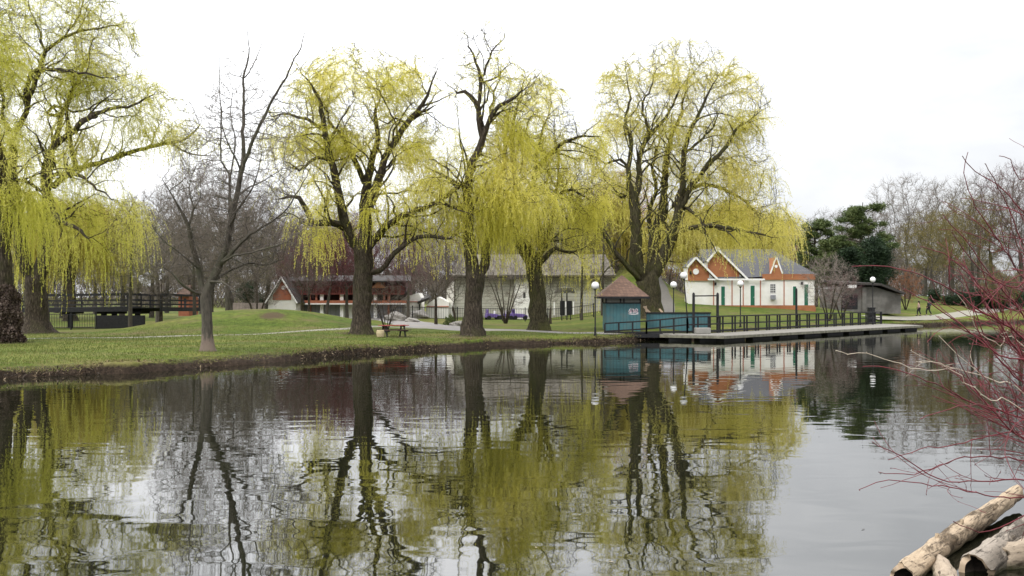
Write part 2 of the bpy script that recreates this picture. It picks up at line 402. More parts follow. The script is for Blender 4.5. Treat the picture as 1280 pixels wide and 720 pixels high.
def grass_color(nt, geo_pos):
    """lawn colour from world position: green, straw patches, bare spots, painted contact shade at trunks"""
    n1 = N(nt, 'ShaderNodeTexNoise', Scale=0.16, Detail=5.0, Roughness=0.6)
    n2 = N(nt, 'ShaderNodeTexNoise', Scale=2.2, Detail=6.0, Roughness=0.7)
    mp = N(nt, 'ShaderNodeMapping'); mp.inputs['Scale'].default_value = (0.45, 1.0, 1.0)
    nt.links.new(geo_pos, mp.inputs[0])
    n3 = N(nt, 'ShaderNodeTexNoise', Scale=0.5, Detail=6.0, Roughness=0.65)
    mpa = N(nt, 'ShaderNodeMapping'); mpa.inputs['Scale'].default_value = (.42, 1.5, 1); nt.links.new(geo_pos, mpa.inputs[0]); nt.links.new(mpa.outputs[0], n1.inputs['Vector'])
    nt.links.new(geo_pos, n2.inputs['Vector'])
    nt.links.new(mp.outputs[0], n3.inputs['Vector'])
    r1 = ramp(nt, [(0.38, (0.072, 0.108, 0.018)), (0.54, (0.115, 0.142, 0.028)), (0.70, (0.175, 0.168, 0.05))])
    nt.links.new(n1.outputs['Fac'], r1.inputs[0])
    r2 = ramp(nt, [(0.28, (0.48, 0.48, 0.48)), (0.70, (1.25, 1.2, 1.15))])
    nt.links.new(n2.outputs['Fac'], r2.inputs[0])
    mx = N(nt, 'ShaderNodeMix', data_type='RGBA', blend_type='MULTIPLY'); mx.inputs['Factor'].default_value = 1.0
    nt.links.new(r1.outputs[0], mx.inputs[6]); nt.links.new(r2.outputs[0], mx.inputs[7])
    mr = N(nt, 'ShaderNodeMapRange'); mr.inputs['From Min'].default_value = 0.50; mr.inputs['From Max'].default_value = 0.68; mr.inputs['To Max'].default_value = 0.85
    nt.links.new(n3.outputs['Fac'], mr.inputs['Value'])
    m2 = N(nt, 'ShaderNodeMix', data_type='RGBA')
    nt.links.new(mr.outputs[0], m2.inputs['Factor']); nt.links.new(mx.outputs[2], m2.inputs[6]); m2.inputs[7].default_value = (0.135, 0.105, 0.052, 1)
    colr = m2.outputs[2]
    # soil-brown contact shade painted round the trunks; worn bare spot on the mound
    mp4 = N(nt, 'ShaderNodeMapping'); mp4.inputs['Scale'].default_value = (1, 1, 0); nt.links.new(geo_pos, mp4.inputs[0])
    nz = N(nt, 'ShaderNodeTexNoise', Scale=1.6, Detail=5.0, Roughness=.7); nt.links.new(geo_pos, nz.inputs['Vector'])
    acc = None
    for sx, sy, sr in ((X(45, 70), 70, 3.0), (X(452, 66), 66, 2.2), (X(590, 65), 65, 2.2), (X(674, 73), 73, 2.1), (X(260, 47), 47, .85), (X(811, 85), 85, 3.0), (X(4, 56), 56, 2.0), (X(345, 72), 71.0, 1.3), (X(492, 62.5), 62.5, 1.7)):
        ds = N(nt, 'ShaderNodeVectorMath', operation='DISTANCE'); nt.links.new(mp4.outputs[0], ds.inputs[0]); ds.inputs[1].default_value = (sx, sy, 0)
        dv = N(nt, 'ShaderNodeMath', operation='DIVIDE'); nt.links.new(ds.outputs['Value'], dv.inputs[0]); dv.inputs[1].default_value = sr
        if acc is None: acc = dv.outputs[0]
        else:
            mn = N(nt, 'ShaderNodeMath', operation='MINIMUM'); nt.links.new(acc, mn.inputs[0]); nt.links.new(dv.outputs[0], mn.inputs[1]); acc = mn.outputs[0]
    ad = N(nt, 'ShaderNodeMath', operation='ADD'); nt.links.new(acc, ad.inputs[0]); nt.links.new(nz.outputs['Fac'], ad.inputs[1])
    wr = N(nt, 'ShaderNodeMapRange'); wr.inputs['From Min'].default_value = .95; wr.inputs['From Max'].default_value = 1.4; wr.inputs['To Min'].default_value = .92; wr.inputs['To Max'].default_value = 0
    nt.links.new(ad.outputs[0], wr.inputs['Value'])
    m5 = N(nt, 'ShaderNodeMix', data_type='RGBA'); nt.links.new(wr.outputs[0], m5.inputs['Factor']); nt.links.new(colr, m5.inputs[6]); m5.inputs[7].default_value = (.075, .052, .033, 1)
    return m5.outputs[2], n2.outputs['Fac']


def mat_ground(name, soil=True):
    m, nt, b, out = new_mat(name)
    g = N(nt, 'ShaderNodeNewGeometry')
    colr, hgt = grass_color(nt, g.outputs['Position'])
    if soil:
        sp = N(nt, 'ShaderNodeSeparateXYZ'); nt.links.new(g.outputs['Position'], sp.inputs[0])
        n = N(nt, 'ShaderNodeTexNoise', Scale=3.5, Detail=6.0, Roughness=0.7); nt.links.new(g.outputs['Position'], n.inputs['Vector'])
        ma = N(nt, 'ShaderNodeMath', operation='MULTIPLY_ADD'); ma.inputs[1].default_value = 0.5
        nt.links.new(n.outputs['Fac'], ma.inputs[0]); nt.links.new(sp.outputs[2], ma.inputs[2])
        mr = N(nt, 'ShaderNodeMapRange'); mr.inputs['From Min'].default_value = 0.50; mr.inputs['From Max'].default_value = 0.66
        nt.links.new(ma.outputs[0], mr.inputs['Value'])
        rs = ramp(nt, [(0.35, (0.012, 0.009, 0.007)), (0.6, (0.045, 0.032, 0.022)), (0.75, (0.15, 0.115, 0.07))])
        n4 = N(nt, 'ShaderNodeTexNoise', Scale=7.0, Detail=6.0, Roughness=0.8); nt.links.new(g.outputs['Position'], n4.inputs['Vector'])
        nt.links.new(n4.outputs['Fac'], rs.inputs[0])
        mx = N(nt, 'ShaderNodeMix', data_type='RGBA')
        nt.links.new(mr.outputs[0], mx.inputs['Factor']); nt.links.new(rs.outputs[0], mx.inputs[6]); nt.links.new(colr, mx.inputs[7])
        colr = mx.outputs[2]
    nt.links.new(colr, b.inputs['Base Color'])
    b.inputs['Roughness'].default_value = 0.95; b.inputs['Specular IOR Level'].default_value = 0.1
    bp = N(nt, 'ShaderNodeBump', Strength=0.6, Distance=0.06)
    nt.links.new(hgt, bp.inputs['Height']); nt.links.new(bp.outputs[0], b.inputs['Normal'])
    return m


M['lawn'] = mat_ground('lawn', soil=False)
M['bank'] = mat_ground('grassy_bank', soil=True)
M['blade'] = mat_leaf('grass_blade', [(0.0, (0.06, 0.10, 0.018)), (0.6, (0.12, 0.14, 0.03)), (1.0, (0.25, 0.20, 0.09))], trans=0.25)
M['litter'] = mat_leaf('dead_litter', [(0.0, (0.02, 0.015, 0.01)), (0.6, (0.09, 0.06, 0.035)), (1.0, (0.26, 0.20, 0.12))], trans=0.0)


def water_mat():
    m, nt, b, out = new_mat('pond_water')
    g = N(nt, 'ShaderNodeNewGeometry')
    b.inputs['Base Color'].default_value = (0.007, 0.008, 0.004, 1)
    b.inputs['Roughness'].default_value = 0.02
    b.inputs['IOR'].default_value = 2.2
    b.inputs['Specular IOR Level'].default_value = 0.5
    # long low ripples, wider than they are deep, plus a fine wrinkle that comes in patches
    mp = N(nt, 'ShaderNodeMapping'); mp.inputs['Scale'].default_value = (0.75, 1.35, 1); mp.inputs['Rotation'].default_value = (0, 0, 0.12)
    nt.links.new(g.outputs['Position'], mp.inputs[0])
    a = N(nt, 'ShaderNodeTexNoise', Scale=1.0, Detail=1.0, Roughness=0.4, Distortion=0.6)
    nt.links.new(mp.outputs[0], a.inputs['Vector'])
    c = N(nt, 'ShaderNodeTexNoise', Scale=5.0, Detail=2.0, Roughness=0.5)
    nt.links.new(mp.outputs[0], c.inputs['Vector'])
    d = N(nt, 'ShaderNodeTexNoise', Scale=0.09, Detail=3.0)
    nt.links.new(g.outputs['Position'], d.inputs['Vector'])
    mr = N(nt, 'ShaderNodeMapRange'); mr.inputs['From Min'].default_value = 0.42; mr.inputs['From Max'].default_value = 0.62
    mr.inputs['To Min'].default_value = 0.15; mr.inputs['To Max'].default_value = 1.0
    nt.links.new(d.outputs['Fac'], mr.inputs['Value'])
    mu = N(nt, 'ShaderNodeMath', operation='MULTIPLY'); nt.links.new(c.outputs['Fac'], mu.inputs[0]); nt.links.new(mr.outputs[0], mu.inputs[1])
    mu2 = N(nt, 'ShaderNodeMath', operation='MULTIPLY'); nt.links.new(mu.outputs[0], mu2.inputs[0]); mu2.inputs[1].default_value = 0.035
    ad = N(nt, 'ShaderNodeMath', operation='ADD'); nt.links.new(a.outputs['Fac'], ad.inputs[0]); nt.links.new(mu2.outputs[0], ad.inputs[1])
    bp = N(nt, 'ShaderNodeBump', Strength=1.0, Distance=0.0050)
    nt.links.new(ad.outputs[0], bp.inputs['Height']); nt.links.new(bp.outputs[0], b.inputs['Normal'])
    return m


M['water'] = water_mat()

# ---------------------------------------------------------------- terrain
POND = np.array([(-18.8, 36.6), (-16.7, 38.5), (-14.8, 40.1), (-13.1, 42.9), (-10.9, 46.6), (-8.0, 52.6), (-4.6, 57.4), (-1.0, 62.2),
                 (3.1, 64.6), (6.3, 66.3), (8.5, 69.2), (14.2, 74.0), (25, 86.5), (36.8, 100.5), (41, 103.5), (50.9, 112), (63.8, 122),
                 (78, 124), (95, 112), (105, 70), (80, 34), (40, 22), (14, 18), (9.8, 15.8), (7.5, 13.2), (6.9, 11), (6.6, 8.5), (5.5, 4.5), (0, 2.6),
                 (-10, 2.5), (-26, 4), (-31, 12), (-29, 22), (-24, 31)], float)


def pond_sd(x, y):
    """signed distance, positive on land"""
    p = np.stack([x, y], -1)
    A = POND; B = np.roll(POND, -1, 0)
    best = np.full(x.shape, 1e18); inside = np.zeros(x.shape, bool)
    for a, b in zip(A, B):
        ab = b - a
        t = np.clip(((p - a) @ ab) / (ab @ ab), 0, 1)
        q = a + t[..., None] * ab
        best = np.minimum(best, ((p - q) ** 2).sum(-1))
        c = ((a[1] > y) != (b[1] > y))
        with np.errstate(divide='ignore', invalid='ignore'):
            xi = (b[0] - a[0]) * (y - a[1]) / (b[1] - a[1]) + a[0]
        inside ^= c & (x < xi)
    d = np.sqrt(best)
    return np.where(inside, -d, d)


def sstep(a, b, t):
    t = np.clip((t - a) / (b - a), 0, 1)
    return t * t * (3 - 2 * t)


def lawn_h(x, y, d):
    sl = 0.002 + 0.017 * sstep(-26, -12, x) + 0.111 * sstep(3, 14, x)
    h = 0.43 + 2.4 * (1 - np.exp(-sl * np.maximum(d, 0) / 2.4))
    h = h + 1.5 * np.exp(-np.abs((x + 19.4) / 7.4) ** 2.6 - np.abs((y - 74.5) / 5.4) ** 2.6)
    h = h + 5.0 * np.exp(-((x - 14.5) / 5.5) ** 2 - ((y - 124) / 11.0) ** 2)
    h = h + 0.5 * np.exp(-np.abs((x - 27) / 12.5) ** 4 - np.abs((y - 108) / 8.5) ** 4)
    h = h + 0.5 * sstep(112, 150, y) * sstep(20, 45, x)
    h = h + 0.75 * np.exp(-(x / 9.0) ** 2 - ((y + 2) / 5.0) ** 2)
    h = h + 0.05 * np.sin(x * 0.7 + 1.3) * np.sin(y * 0.55) * np.clip(d / 4, 0, 1)
    return h


def ground(x, y):
    x = np.asarray(x, float); y = np.asarray(y, float)
    return lawn_h(x, y, pond_sd(x, y))


def gz(x, y):
    return float(ground(np.array([x]), np.array([y]))[0])


def make_terrain():
    def axis(lo, hi, step, far_lo, far_hi):
        core = np.arange(lo, hi + 1e-6, step)
        out = []
        v, s = lo, step
        while v > far_lo:
            s *= 1.35; v -= s; out.append(v)
        l = out[::-1]
        r = []; v, s = hi, step
        while v < far_hi:
            s *= 1.35; v += s; r.append(v)
        return np.array(l + list(core) + r)
    xs = axis(-46, 80, 0.7, -900, 900)
    ys = axis(0, 150, 0.6, -300, 1500)
    gx, gy = np.meshgrid(xs, ys)
    d = pond_sd(gx, gy)
    z = lawn_h(gx, gy, d)
    z = z - (1 - sstep(0.4, 1.9, d)) * 0.35 - (1 - sstep(-0.6, 1.0, d)) * 1.3
    V = np.stack([gx, gy, z], -1).reshape(-1, 3)
    ny, nx = gx.shape
    i = np.arange(ny - 1)[:, None] * nx + np.arange(nx - 1)[None]
    F = np.stack([i, i + 1, i + nx + 1, i + nx], -1).reshape(-1, 4)
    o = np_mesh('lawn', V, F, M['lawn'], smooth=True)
    tag(o, kind='structure')
    W = 1500.0
    o = MB().add([(-W, -300, 0), (W, -300, 0), (W, W, 0), (-W, W, 0)], [(0, 1, 2, 3)])
    # the pond sheet itself: only as large as the pond and its banks
    w = MB().add([(-60, -12, 0), (112, -12, 0), (112, 128, 0), (-60, 128, 0)], [(0, 1, 2, 3)]).build('pond_water', M['water'])
    tag(w, kind='structure')
    # bank strip
    pts = []
    n = len(POND)
    for k in range(n):
        a, b = POND[k], POND[(k + 1) % n]
        L = np.linalg.norm(b - a); m = max(2, int(L / 0.22))
        for t in range(m):
            pts.append(a + (b - a) * t / m)
    pts = np.array(pts)
    # soften corners
    for _ in range(10):
        pts = 0.5 * pts + 0.25 * (np.roll(pts, 1, 0) + np.roll(pts, -1, 0))
    tan = np.roll(pts, -1, 0) - np.roll(pts, 1, 0)
    tan /= np.linalg.norm(tan, axis=1)[:, None]
    nrm = np.stack([-tan[:, 1], tan[:, 0]], -1)
    # outward = towards land
    test = pond_sd(*(pts + nrm * 0.5).T)
    if np.median(test) < 0: nrm = -nrm
    m = len(pts)
    cum = np.arange(m) * 0.22
    wob = 0.20 * np.sin(cum * 0.9 + np.sin(cum * .23)) + 0.13 * np.sin(cum * 2.3 + 1) + 0.30 * np.sin(cum * 0.31 + 2)
    wob += np.convolve(RNG.normal(0, 0.16, m), np.ones(3) / 3, 'same')
    prof = [(-1.1, -0.75), (-0.25, -0.25), (0.0, 0.02), (0.05, 0.13), (0.14, 0.24), (0.2, 0.34), (0.3, 0.43), (0.55, None), (1.0, None), (1.6, None), (2.3, None), (3.2, -99)]
    kb = np.clip(.80 + .28 * np.sin(cum * .37 + 1) * np.sin(cum * .13) + .16 * np.sin(cum * 1.3 + 2) + np.convolve(RNG.normal(0, .25, m), np.ones(5) / 5, 'same'), .35, 1.05)
    rows = []
    for off, zz in prof:
        o_ = off + wob * (0.9 if off < 0.5 else 0.7 * max(0, 1 - off / 3.5))
        q = pts + nrm * o_[:, None]
        dd = np.maximum(pond_sd(q[:, 0], q[:, 1]), 0)
        h = lawn_h(q[:, 0], q[:, 1], dd)
        if zz is None:
            f = min(1, (off - .3) / 1.9); z = (h + .012) * f + (1 - f) * (.41 * kb) + RNG.normal(0, 0.010, m)
        elif zz == -99: z = h - 0.12
        else: z = np.full(m, zz * .95) * (kb if zz > 0 else 1) + RNG.normal(0, 0.035, m)
        rows.append(np.stack([q[:, 0], q[:, 1], z], -1))
    V = np.concatenate(rows)
    R = len(rows)
    i = np.arange(m); j = (i + 1) % m
    F = np.concatenate([np.stack([r * m + i, r * m + j, (r + 1) * m + j, (r + 1) * m + i], -1) for r in range(R - 1)])
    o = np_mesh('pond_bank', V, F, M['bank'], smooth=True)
    tag(o, kind='structure')
    return pts, nrm, kb


SHORE, SHN, SHK = make_terrain()


def strip_path(name, mat, line, width, lift=0.03):
    """a path draped over the lawn: line = [(x, y)...], width per point or one value"""
    pts = np.array(line, float)
    seg = []
    ws = np.array(width if hasattr(width, '__len__') else [width] * len(pts), float)
    # catmull-rom
    Q = []; Wd = []
    for k in range(len(pts) - 1):
        p0 = pts[max(k - 1, 0)]; p1 = pts[k]; p2 = pts[k + 1]; p3 = pts[min(k + 2, len(pts) - 1)]
        m = max(2, int(np.linalg.norm(p2 - p1) / 0.5))
        for t in np.arange(m) / m:
            Q.append(0.5 * ((2 * p1) + (-p0 + p2) * t + (2 * p0 - 5 * p1 + 4 * p2 - p3) * t * t + (-p0 + 3 * p1 - 3 * p2 + p3) * t ** 3))
            Wd.append(ws[k] * (1 - t) + ws[k + 1] * t)
    Q.append(pts[-1]); Wd.append(ws[-1])
    Q = np.array(Q); Wd = np.array(Wd)
    tg = np.gradient(Q, axis=0); tg /= np.linalg.norm(tg, axis=1)[:, None]
    nr = np.stack([-tg[:, 1], tg[:, 0]], -1)
    C = 9
    V = []
    for c in range(C):
        u = (c / (C - 1) - 0.5)
        q = Q + nr * (Wd * u)[:, None]
        z = ground(q[:, 0], q[:, 1]) + lift - (0.06 if c in (0, C - 1) else 0)
        V.append(np.stack([q[:, 0], q[:, 1], z], -1))
    V = np.stack(V, 1).reshape(-1, 3)
    n = len(Q)
    i = (np.arange(n - 1)[:, None] * C + np.arange(C - 1)[None])
    F = np.stack([i, i + 1, i + C + 1, i + C], -1).reshape(-1, 4)
    return tag(np_mesh(name, V, F, mat, smooth=True), kind='structure')


strip_path('asphalt_path', M['asphalt'], [(X(470, 100), 100), (X(505, 88), 88), (X(532, 79), 79), (X(575, 74.5), 74.5), (X(650, 72.5), 72.5), (X(710, 70.5), 70.5), (X(757, 70), 70), (X(775, 70.6), 70.6)], [3.8, 4.4, 5.4, 3.6, 2.8, 2.3, 2.2, 1.6])
strip_path('lawn_footpath', M['pathlight'], [(X(-60, 61), 61), (X(60, 61.5), 61.5), (X(200, 63), 63), (X(330, 65), 65), (X(430, 69), 69), (X(480, 73), 73), (X(540, 75), 75)], 0.75)
strip_path('far_footpath', M['pathlight'], [(X(1085, 103), 103), (X(1120, 107), 107), (X(1170, 114), 114), (X(1230, 127), 127), (X(1300, 143), 143), (X(1400, 160), 160)], [2.2, 2.6, 3.0, 3.6, 4.0, 4.0])
strip_path('hill_path', mat_noise('worn_gravel_path', (.085, .08, .07), (.15, .14, .12), scale=5, rough=.95), [(X(825, 80), 80), (X(824, 92), 92), (X(822, 104), 104), (X(816, 114), 114), (X(812, 122), 122)], [2.0, 3.2, 4.0, 4.0, 2.8])


# ---------------------------------------------------------------- trees
def catmull(P0, R0, step):
    P0 = np.array(P0, float); R0 = np.array(R0, float)
    out = []; rr = []
    for k in range(len(P0) - 1):
        p0 = P0[max(k - 1, 0)]; p1 = P0[k]; p2 = P0[k + 1]; p3 = P0[min(k + 2, len(P0) - 1)]
        m = max(1, int(np.linalg.norm(p2 - p1) / step))
        for t in np.arange(m) / m:
            out.append(0.5 * ((2 * p1) + (-p0 + p2) * t + (2 * p0 - 5 * p1 + 4 * p2 - p3) * t * t + (-p0 + 3 * p1 - 3 * p2 + p3) * t ** 3))
            rr.append(R0[k] * (1 - t) + R0[k + 1] * t)
    out.append(P0[-1]); rr.append(R0[-1])
    return np.array(out), np.array(rr)


class Skel:
    def __init__(s):
        s.p = []; s.par = []; s.r = []; s.traced = 0

    def limb(s, pts, rad, step=0.45, jit=0.0, rng=None):
        """add a limb; it joins the nearest node already there"""
        Q, R = catmull(pts, rad, step)
        if jit and rng is not None:
            if len(Q) > 2: Q[1:-1] += rng.normal(0, 1, (len(Q) - 2, 3)) * np.clip(jit + .06 * (1 - R[1:-1] / .12), jit, jit * 2.2)[:, None]
        if not s.p:
            par = -1; st = 0
        else:
            A = np.array(s.p)
            d = ((A - Q[0]) ** 2).sum(1)
            par = int(d.argmin()); st = 0
            if d[par] < 0.04: st = 1
        for q, r in zip(Q[st:], R[st:]):
            s.p.append(q); s.par.append(par); s.r.append(r)
            par = len(s.p) - 1
        return s

    def grow(s, att, step=0.45, infl=5.0, kill=0.9, iters=70, jit=0.25, rng=None, bias=(0, 0, 0.0), maxn=9000, start=0):
        pos = np.array(s.p); par = list(s.par); r = list(s.r)
        s.traced = len(pos)
        A = np.array(att)
        cap = maxn + len(pos) + 2000
        buf = np.zeros((cap, 3)); buf[:len(pos)] = pos; n = len(pos)
        nd = np.full(len(A), 1e9); ni = np.zeros(len(A), int)
        def upd(lo, hi):
            nonlocal nd, ni
            for a0 in range(lo, hi, 600):
                B = buf[a0:min(a0 + 600, hi)]
                D = ((A[:, None] - B[None]) ** 2).sum(-1)
                j = D.argmin(1); dd = D[np.arange(len(A)), j]
                w = dd < nd
                nd[w] = dd[w]; ni[w] = a0 + j[w]
        upd(min(start, n - 1), n)
        bias = np.array(bias)
        for it in range(iters):
            keep = nd > kill * kill
            A = A[keep]; nd = nd[keep]; ni = ni[keep]
            if not len(A) or n > maxn: break
            act = nd < infl * infl
            if not act.any():
                act = nd < nd.min() * 1.3
            idx = ni[act]; v = A[act] - buf[idx]
            v /= np.linalg.norm(v, axis=1)[:, None] + 1e-9
            u, inv = np.unique(idx, return_inverse=True)
            sm = np.zeros((len(u), 3)); np.add.at(sm, inv, v)
            sm /= np.linalg.norm(sm, axis=1)[:, None] + 1e-9
            sm += rng.normal(0, jit, sm.shape) + bias
            sm /= np.linalg.norm(sm, axis=1)[:, None] + 1e-9
            new = buf[u] + sm * step
            m = len(new)
            if n + m > cap: break
            buf[n:n + m] = new
            for k in range(m):
                par.append(int(u[k])); r.append(0.0)
            upd(n, n + m)
            n += m
        s.P = buf[:n].copy(); s.par = par; s.rmin = np.array(r)
        return s

    def radii(s, tip=0.009, ex=2.3):
        if not hasattr(s, 'P'):
            s.P = np.array(s.p); s.rmin = np.array(s.r)
        n = len(s.P); par = s.par
        acc = np.zeros(n); kids = np.zeros(n, int)
        # children always come after parents
        R = np.zeros(n)
        for i in range(n - 1, -1, -1):
            v = acc[i] if acc[i] > 0 else tip ** ex
            R[i] = v ** (1 / ex)
            if par[i] >= 0:
                acc[par[i]] += R[i] ** ex; kids[par[i]] += 1
        s.natural = R.copy()
        tr = s.rmin > 0
        R[tr] = s.rmin[tr]
        # a grown branch is never thicker than what carries it
        for i in range(n):
            if par[i] >= 0 and R[i] > 0.8 * R[par[i]] and not tr[i]:
                R[i] = max(0.8 * R[par[i]] if tr[par[i]] else R[par[i]] * 0.97, tip)
        s.R = R; s.kids = kids
        return s


def skel_mesh(sk, thick=0.05, sides_thin=3, rng=None, flare=None, rough=0.1):
    """tube surface of a skeleton -> V, F (quads)"""
    Pn, par, R = sk.P, sk.par, sk.R
    n = len(Pn)
    best = {}
    for i in range(n):
        p = par[i]
        if p >= 0 and (p not in best or R[i] > R[best[p]]): best[p] = i
    Vs = []; Fs = []; off = 0
    # thick chains
    heads = [i for i in range(n) if par[i] < 0 or best.get(par[i]) != i]
    thin_a = []; thin_b = []; thin_ra = []; thin_rb = []
    for h in heads:
        ch = [h]
        while ch[-1] in best: ch.append(best[ch[-1]])
        if par[h] >= 0:
            ch = [par[h]] + ch
        k = 0
        rr = R[ch].copy()
        if par[h] >= 0: rr[0] = min(rr[0], rr[1] * 1.25)
        big = np.where(rr > thick)[0]
        k = int(big[-1]) + 1 if len(big) else 0
        if k >= 2:
            c = ch[:k + 1] if k < len(ch) else ch
            pts = Pn[c]; rad = rr[:len(c)]
            ns = 14 if rad.max() > 0.3 else (9 if rad.max() > 0.12 else 6)
            t = np.gradient(pts, axis=0); t /= np.linalg.norm(t, axis=1)[:, None] + 1e-9
            u = np.cross(t[0], [0.13, 0.91, 0.37]); u /= np.linalg.norm(u)
            ang = np.linspace(0, 2 * np.pi, ns, endpoint=False)
            ph = rng.uniform(0, 6.28, 4)
            ring = []
            for q in range(len(c)):
                u = u - t[q] * (u @ t[q]); u /= np.linalg.norm(u) + 1e-9
                w = np.cross(t[q], u)
                rad_a = rad[q] * (1 + rough * np.sin(3 * ang + ph[0] + q * 0.21) + rough * 0.7 * np.sin(5 * ang + ph[1] - q * 0.33) + rng.normal(0, rough * 0.35, ns))
                ring.append(pts[q] + np.outer(np.cos(ang) * rad_a, u) + np.outer(np.sin(ang) * rad_a, w))
            V = np.concatenate(ring)
            m = len(c)
            i = np.arange(m - 1)[:, None] * ns + np.arange(ns)[None]
            j = np.arange(m - 1)[:, None] * ns + (np.arange(ns)[None] + 1) % ns
            Fs.append(np.stack([i, j, j + ns, i + ns], -1).reshape(-1, 4) + off)
            Vs.append(V); off += len(V)
            st = k - 1 if k < len(ch) else len(ch)
            st = k if k < len(ch) else len(ch)
        else:
            st = 0
        for q in range(st, len(ch) - 1):
            thin_a.append(ch[q]); thin_b.append(ch[q + 1]); thin_ra.append(rr[q]); thin_rb.append(rr[q + 1])
    if thin_a:
        V, F = seg_tubes(Pn[thin_a], Pn[thin_b], np.array(thin_ra), np.array(thin_rb), 4 if sides_thin == 3 else sides_thin)
        Vs.append(V); Fs.append(F + off)
    return np.concatenate(Vs), np.concatenate(Fs)


def seg_tubes(A, B, ra, rb, ns=3):
    t = B - A; L = np.linalg.norm(t, axis=1)[:, None] + 1e-9; t = t / L
    ref = np.tile([0.21, 0.95, 0.2], (len(A), 1)); ref[np.abs(t[:, 1]) > 0.9] = [1, 0, 0.1]
    u = np.cross(t, ref); u /= np.linalg.norm(u, axis=1)[:, None]
    w = np.cross(t, u)
    V = []
    for P_, r_ in ((A, ra), (B, rb)):
        for k in range(ns):
            a = 2 * np.pi * k / ns
            V.append(P_ + (u * math.cos(a) + w * math.sin(a)) * np.asarray(r_)[:, None])
    V = np.stack(V, 1).reshape(-1, 3)
    b = np.arange(len(A))[:, None] * (2 * ns)
    F = np.concatenate([b + np.array([k, (k + 1) % ns, (k + 1) % ns + ns, k + ns]) for k in range(ns)])
    return V, F


def rhombs(c, d, l, w, rng):
    """leaf-shaped faces at c, along d"""
    n = len(c)
    s = np.cross(d, rng.normal(0, 1, (n, 3))); s /= np.linalg.norm(s, axis=1)[:, None] + 1e-9
    l = np.broadcast_to(l, n)[:, None]; w = np.broadcast_to(w, n)[:, None]
    V = np.stack([c - d * l / 2, c + s * w / 2, c + d * l / 2, c - s * w / 2], 1).reshape(-1, 3)
    F = np.arange(n * 4).reshape(-1, 4)
    return V, F


def twigs(sk, rng, rmax, per, length, rad, down=0.0, up=0.2, sel=None):
    """short twigs on the thin nodes: returns segs A,B and radii, and end points"""
    idx = np.where(sk.R < rmax)[0]
    idx = idx[idx >= 1]
    if sel is not None: idx = idx[sel[idx]]
    idx = np.repeat(idx, per)
    base = sk.P[idx]
    pr = np.array(sk.par)[idx]
    t = sk.P[idx] - sk.P[pr]; t /= np.linalg.norm(t, axis=1)[:, None] + 1e-9
    d = t * 0.9 + rng.normal(0, 0.65, t.shape) + [0, 0, up]
    d /= np.linalg.norm(d, axis=1)[:, None]
    L = length * rng.uniform(0.4, 1.3, len(idx))[:, None]
    mid = base + d * L * 0.5
    d2 = d + rng.normal(0, 0.35, d.shape) + [0, 0, up * 0.5 - down]
    d2 /= np.linalg.norm(d2, axis=1)[:, None]
    end = mid + d2 * L * 0.5
    # a side shoot
    d3 = d + rng.normal(0, 0.8, d.shape); d3 /= np.linalg.norm(d3, axis=1)[:, None]
    e3 = mid + d3 * L * 0.4
    r = np.full(len(idx), rad)
    A = np.concatenate([base, mid, mid]); B = np.concatenate([mid, end, e3])
    ra = np.concatenate([r, r * 0.75, r * 0.6]); rb = np.concatenate([r * 0.75, r * 0.35, r * 0.3])
    return A, B, ra, rb, end


def blob_pts(blobs, n, rng, D, s):
    """random attractors in a union of ellipsoids given in picture units and placed at depth D"""
    w = np.array([b[2] * b[3] * (b[5] if len(b) > 5 else 1) for b in blobs], float)
    cnt = (w / w.sum() * n).astype(int)
    out = []
    for b, c in zip(blobs, cnt):
        v = rng.normal(0, 1, (c, 3)); v /= np.linalg.norm(v, axis=1)[:, None]
        v *= rng.uniform(0.1, 1, c)[:, None] ** (1 / 2.6)
        dz = b[4] if len(b) > 4 and b[4] is not None else 0
        rd = min(b[2], b[3] * 1.3) / s * 0.95
        px = b[0] + v[:, 0] * b[2]; py = b[1] + v[:, 1] * b[3]
        out.append(np.stack([(px - 640) / FPX * D, D + dz + v[:, 2] * rd, CH + (HY - py) / FPX * D], -1))
    return np.concatenate(out)


